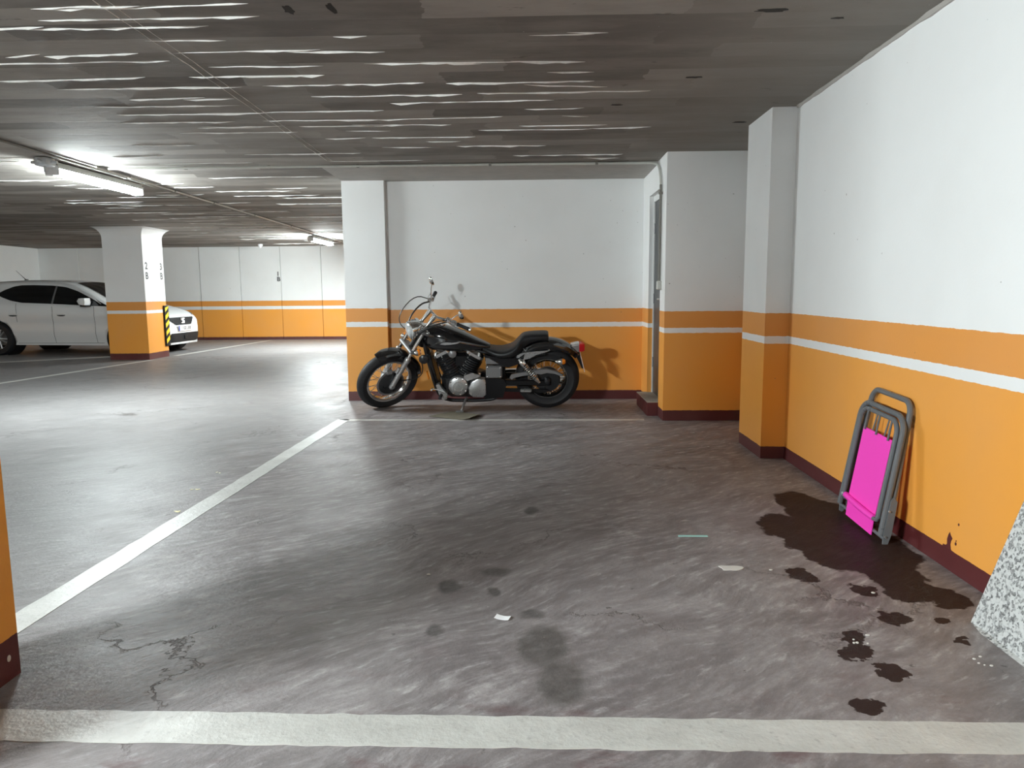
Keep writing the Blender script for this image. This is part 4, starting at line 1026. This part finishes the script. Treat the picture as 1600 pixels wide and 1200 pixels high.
# ================================================================== LITTER ON THE FLOOR
def flat(name, mat, x, y, pts, z0, z1, label, cat, rot=0.0):
    c, s = math.cos(rot), math.sin(rot)
    o = MB().prism([(x + a*c - b*s, y + a*s + b*c) for a, b in pts], z0, z1, 'z').build(name, mat, sharp=30); return tag(o, label, cat)
pp = MB(); rows = []
for i in range(5):
    t = i/4 - .5; rows.append([Vector((a*c2 - b*s2, a*s2 + b*c2, .002 + .006*(t*t*4)*.6 + (.003 if j else 0))) for j, (a, b) in enumerate([(t*.056, -.014), (t*.056, .014)]) for c2, s2 in [(math.cos(-.35), math.sin(-.35))]])
rows = [[p for p in r] + [p + Vector((0, 0, .0008)) for p in reversed(r)] for r in rows]
pp.loft(rows).xf(lambda p: p + Vector((-.117, 2.576, 0))); tag(pp.build('paper_scrap', 'paper'), 'small white paper scrap on the floor near the dark oil stains', 'paper')
flat('plastic_strip', 'teal', .774, 3.495, [(-.072, -.006), (.072, -.007), (.070, .007), (-.070, .008)], .0, .004, 'pale teal plastic strip lying in the middle of the bay floor', 'strip', .0)
bl = [(.048*math.cos(a)*(1 + .25*math.sin(3*a + 1)), .034*math.sin(a)*(1 + .3*math.cos(2*a))) for a in [2*math.pi*k/18 for k in range(18)]]
flat('plaster_flake', 'chip', .846, 3.08, bl, .0, .003, 'flat pale plaster flake on the floor in front of the pink chair', 'flake')
cbp = [(-1.01 + .8, 0)]
cm = MB(); rows = []
P4 = [Vector((-1.0, 6.93, 0)), Vector((-.58, 6.68, 0)), Vector((-.50, 6.98, 0)), Vector((-.80, 7.22, 0))]
rows = []
for i in range(9):
    u = i/8; row = []
    for j in range(9):
        v = j/8; p = P4[0].lerp(P4[1], u).lerp(P4[3].lerp(P4[2], u), v)
        lift = .003 + .004*abs(mnoise.noise(Vector((u*3, v*3, .5)))) + .03*max(0, u - .82)/.18*(1 - .5*v)
        row.append(Vector((p.x, p.y, lift + .003)))
    row += [p - Vector((0, 0, .003)) for p in reversed(row)]; rows.append(row)
tag(cm.loft(rows).build('cardboard_sheet', 'cardboard'), 'dirty flattened cardboard sheet under the kickstand', 'cardboard')
litter = [(-1.975, 3.88, 'straw clump on the white bay line'), (-2.07, 4.34, 'straw clump on the lane left of the bay line'), (-2.1, 4.75, 'tiny straw bit far out on the lane')]
for i, (x, y, lab) in enumerate(litter):
    m = MB(); r = random.Random(i + 20)
    for _ in range(6 if i < 2 else 2):
        a = r.uniform(-.6, .6); L = r.uniform(.006, .014); cx_, cy_ = x + r.uniform(-.022, .022), y + r.uniform(-.014, .014)
        m.cyl((cx_ - L*math.cos(a), cy_ - L*math.sin(a), .002), (cx_ + L*math.cos(a), cy_ + L*math.sin(a), .003), .002, seg=5)
    tag(m.build('straw', 'leaf'), lab, 'straw', 'straw bits on the lane')
chips = [(1.105, 2.42, 'crumbled white plaster by the reddish floor stain', 4, .025), (1.16, 2.46, 'single plaster crumb beyond the crumbled plaster', 1, .01), (1.46, 2.28, 'white crumbs on the floor below the granite slab', 5, .04), (1.52, 1.99, 'white crumbs beside the front line under the slab', 8, .05), (1.33, 2.83, 'pale crumb on the long wet stain', 1, .01), (1.02, 3.05, 'pale crumb beside the small wet spot', 1, .01), (1.32, 5.55, 'thin pale chip on the floor before the column', 1, .012), (1.35, 6.1, 'thin pale chip on the floor before the alcove wall', 1, .012), (-.45, 3.0, 'pale crumb near the front column shadow', 1, .008)]
for i, (x, y, lab, n, sp_) in enumerate(chips):
    m = MB(); r = random.Random(i + 50)
    for _ in range(n):
        s_ = r.uniform(.003, .006) if n > 1 else .009
        m.ball((x + r.uniform(-sp_, sp_), y + r.uniform(-sp_, sp_), .002), s_, s_*r.uniform(.5, 1), .003, 7, 4)
    tag(m.build('plaster_crumbs', 'chip'), lab, 'crumbs', 'plaster crumbs on the floor')
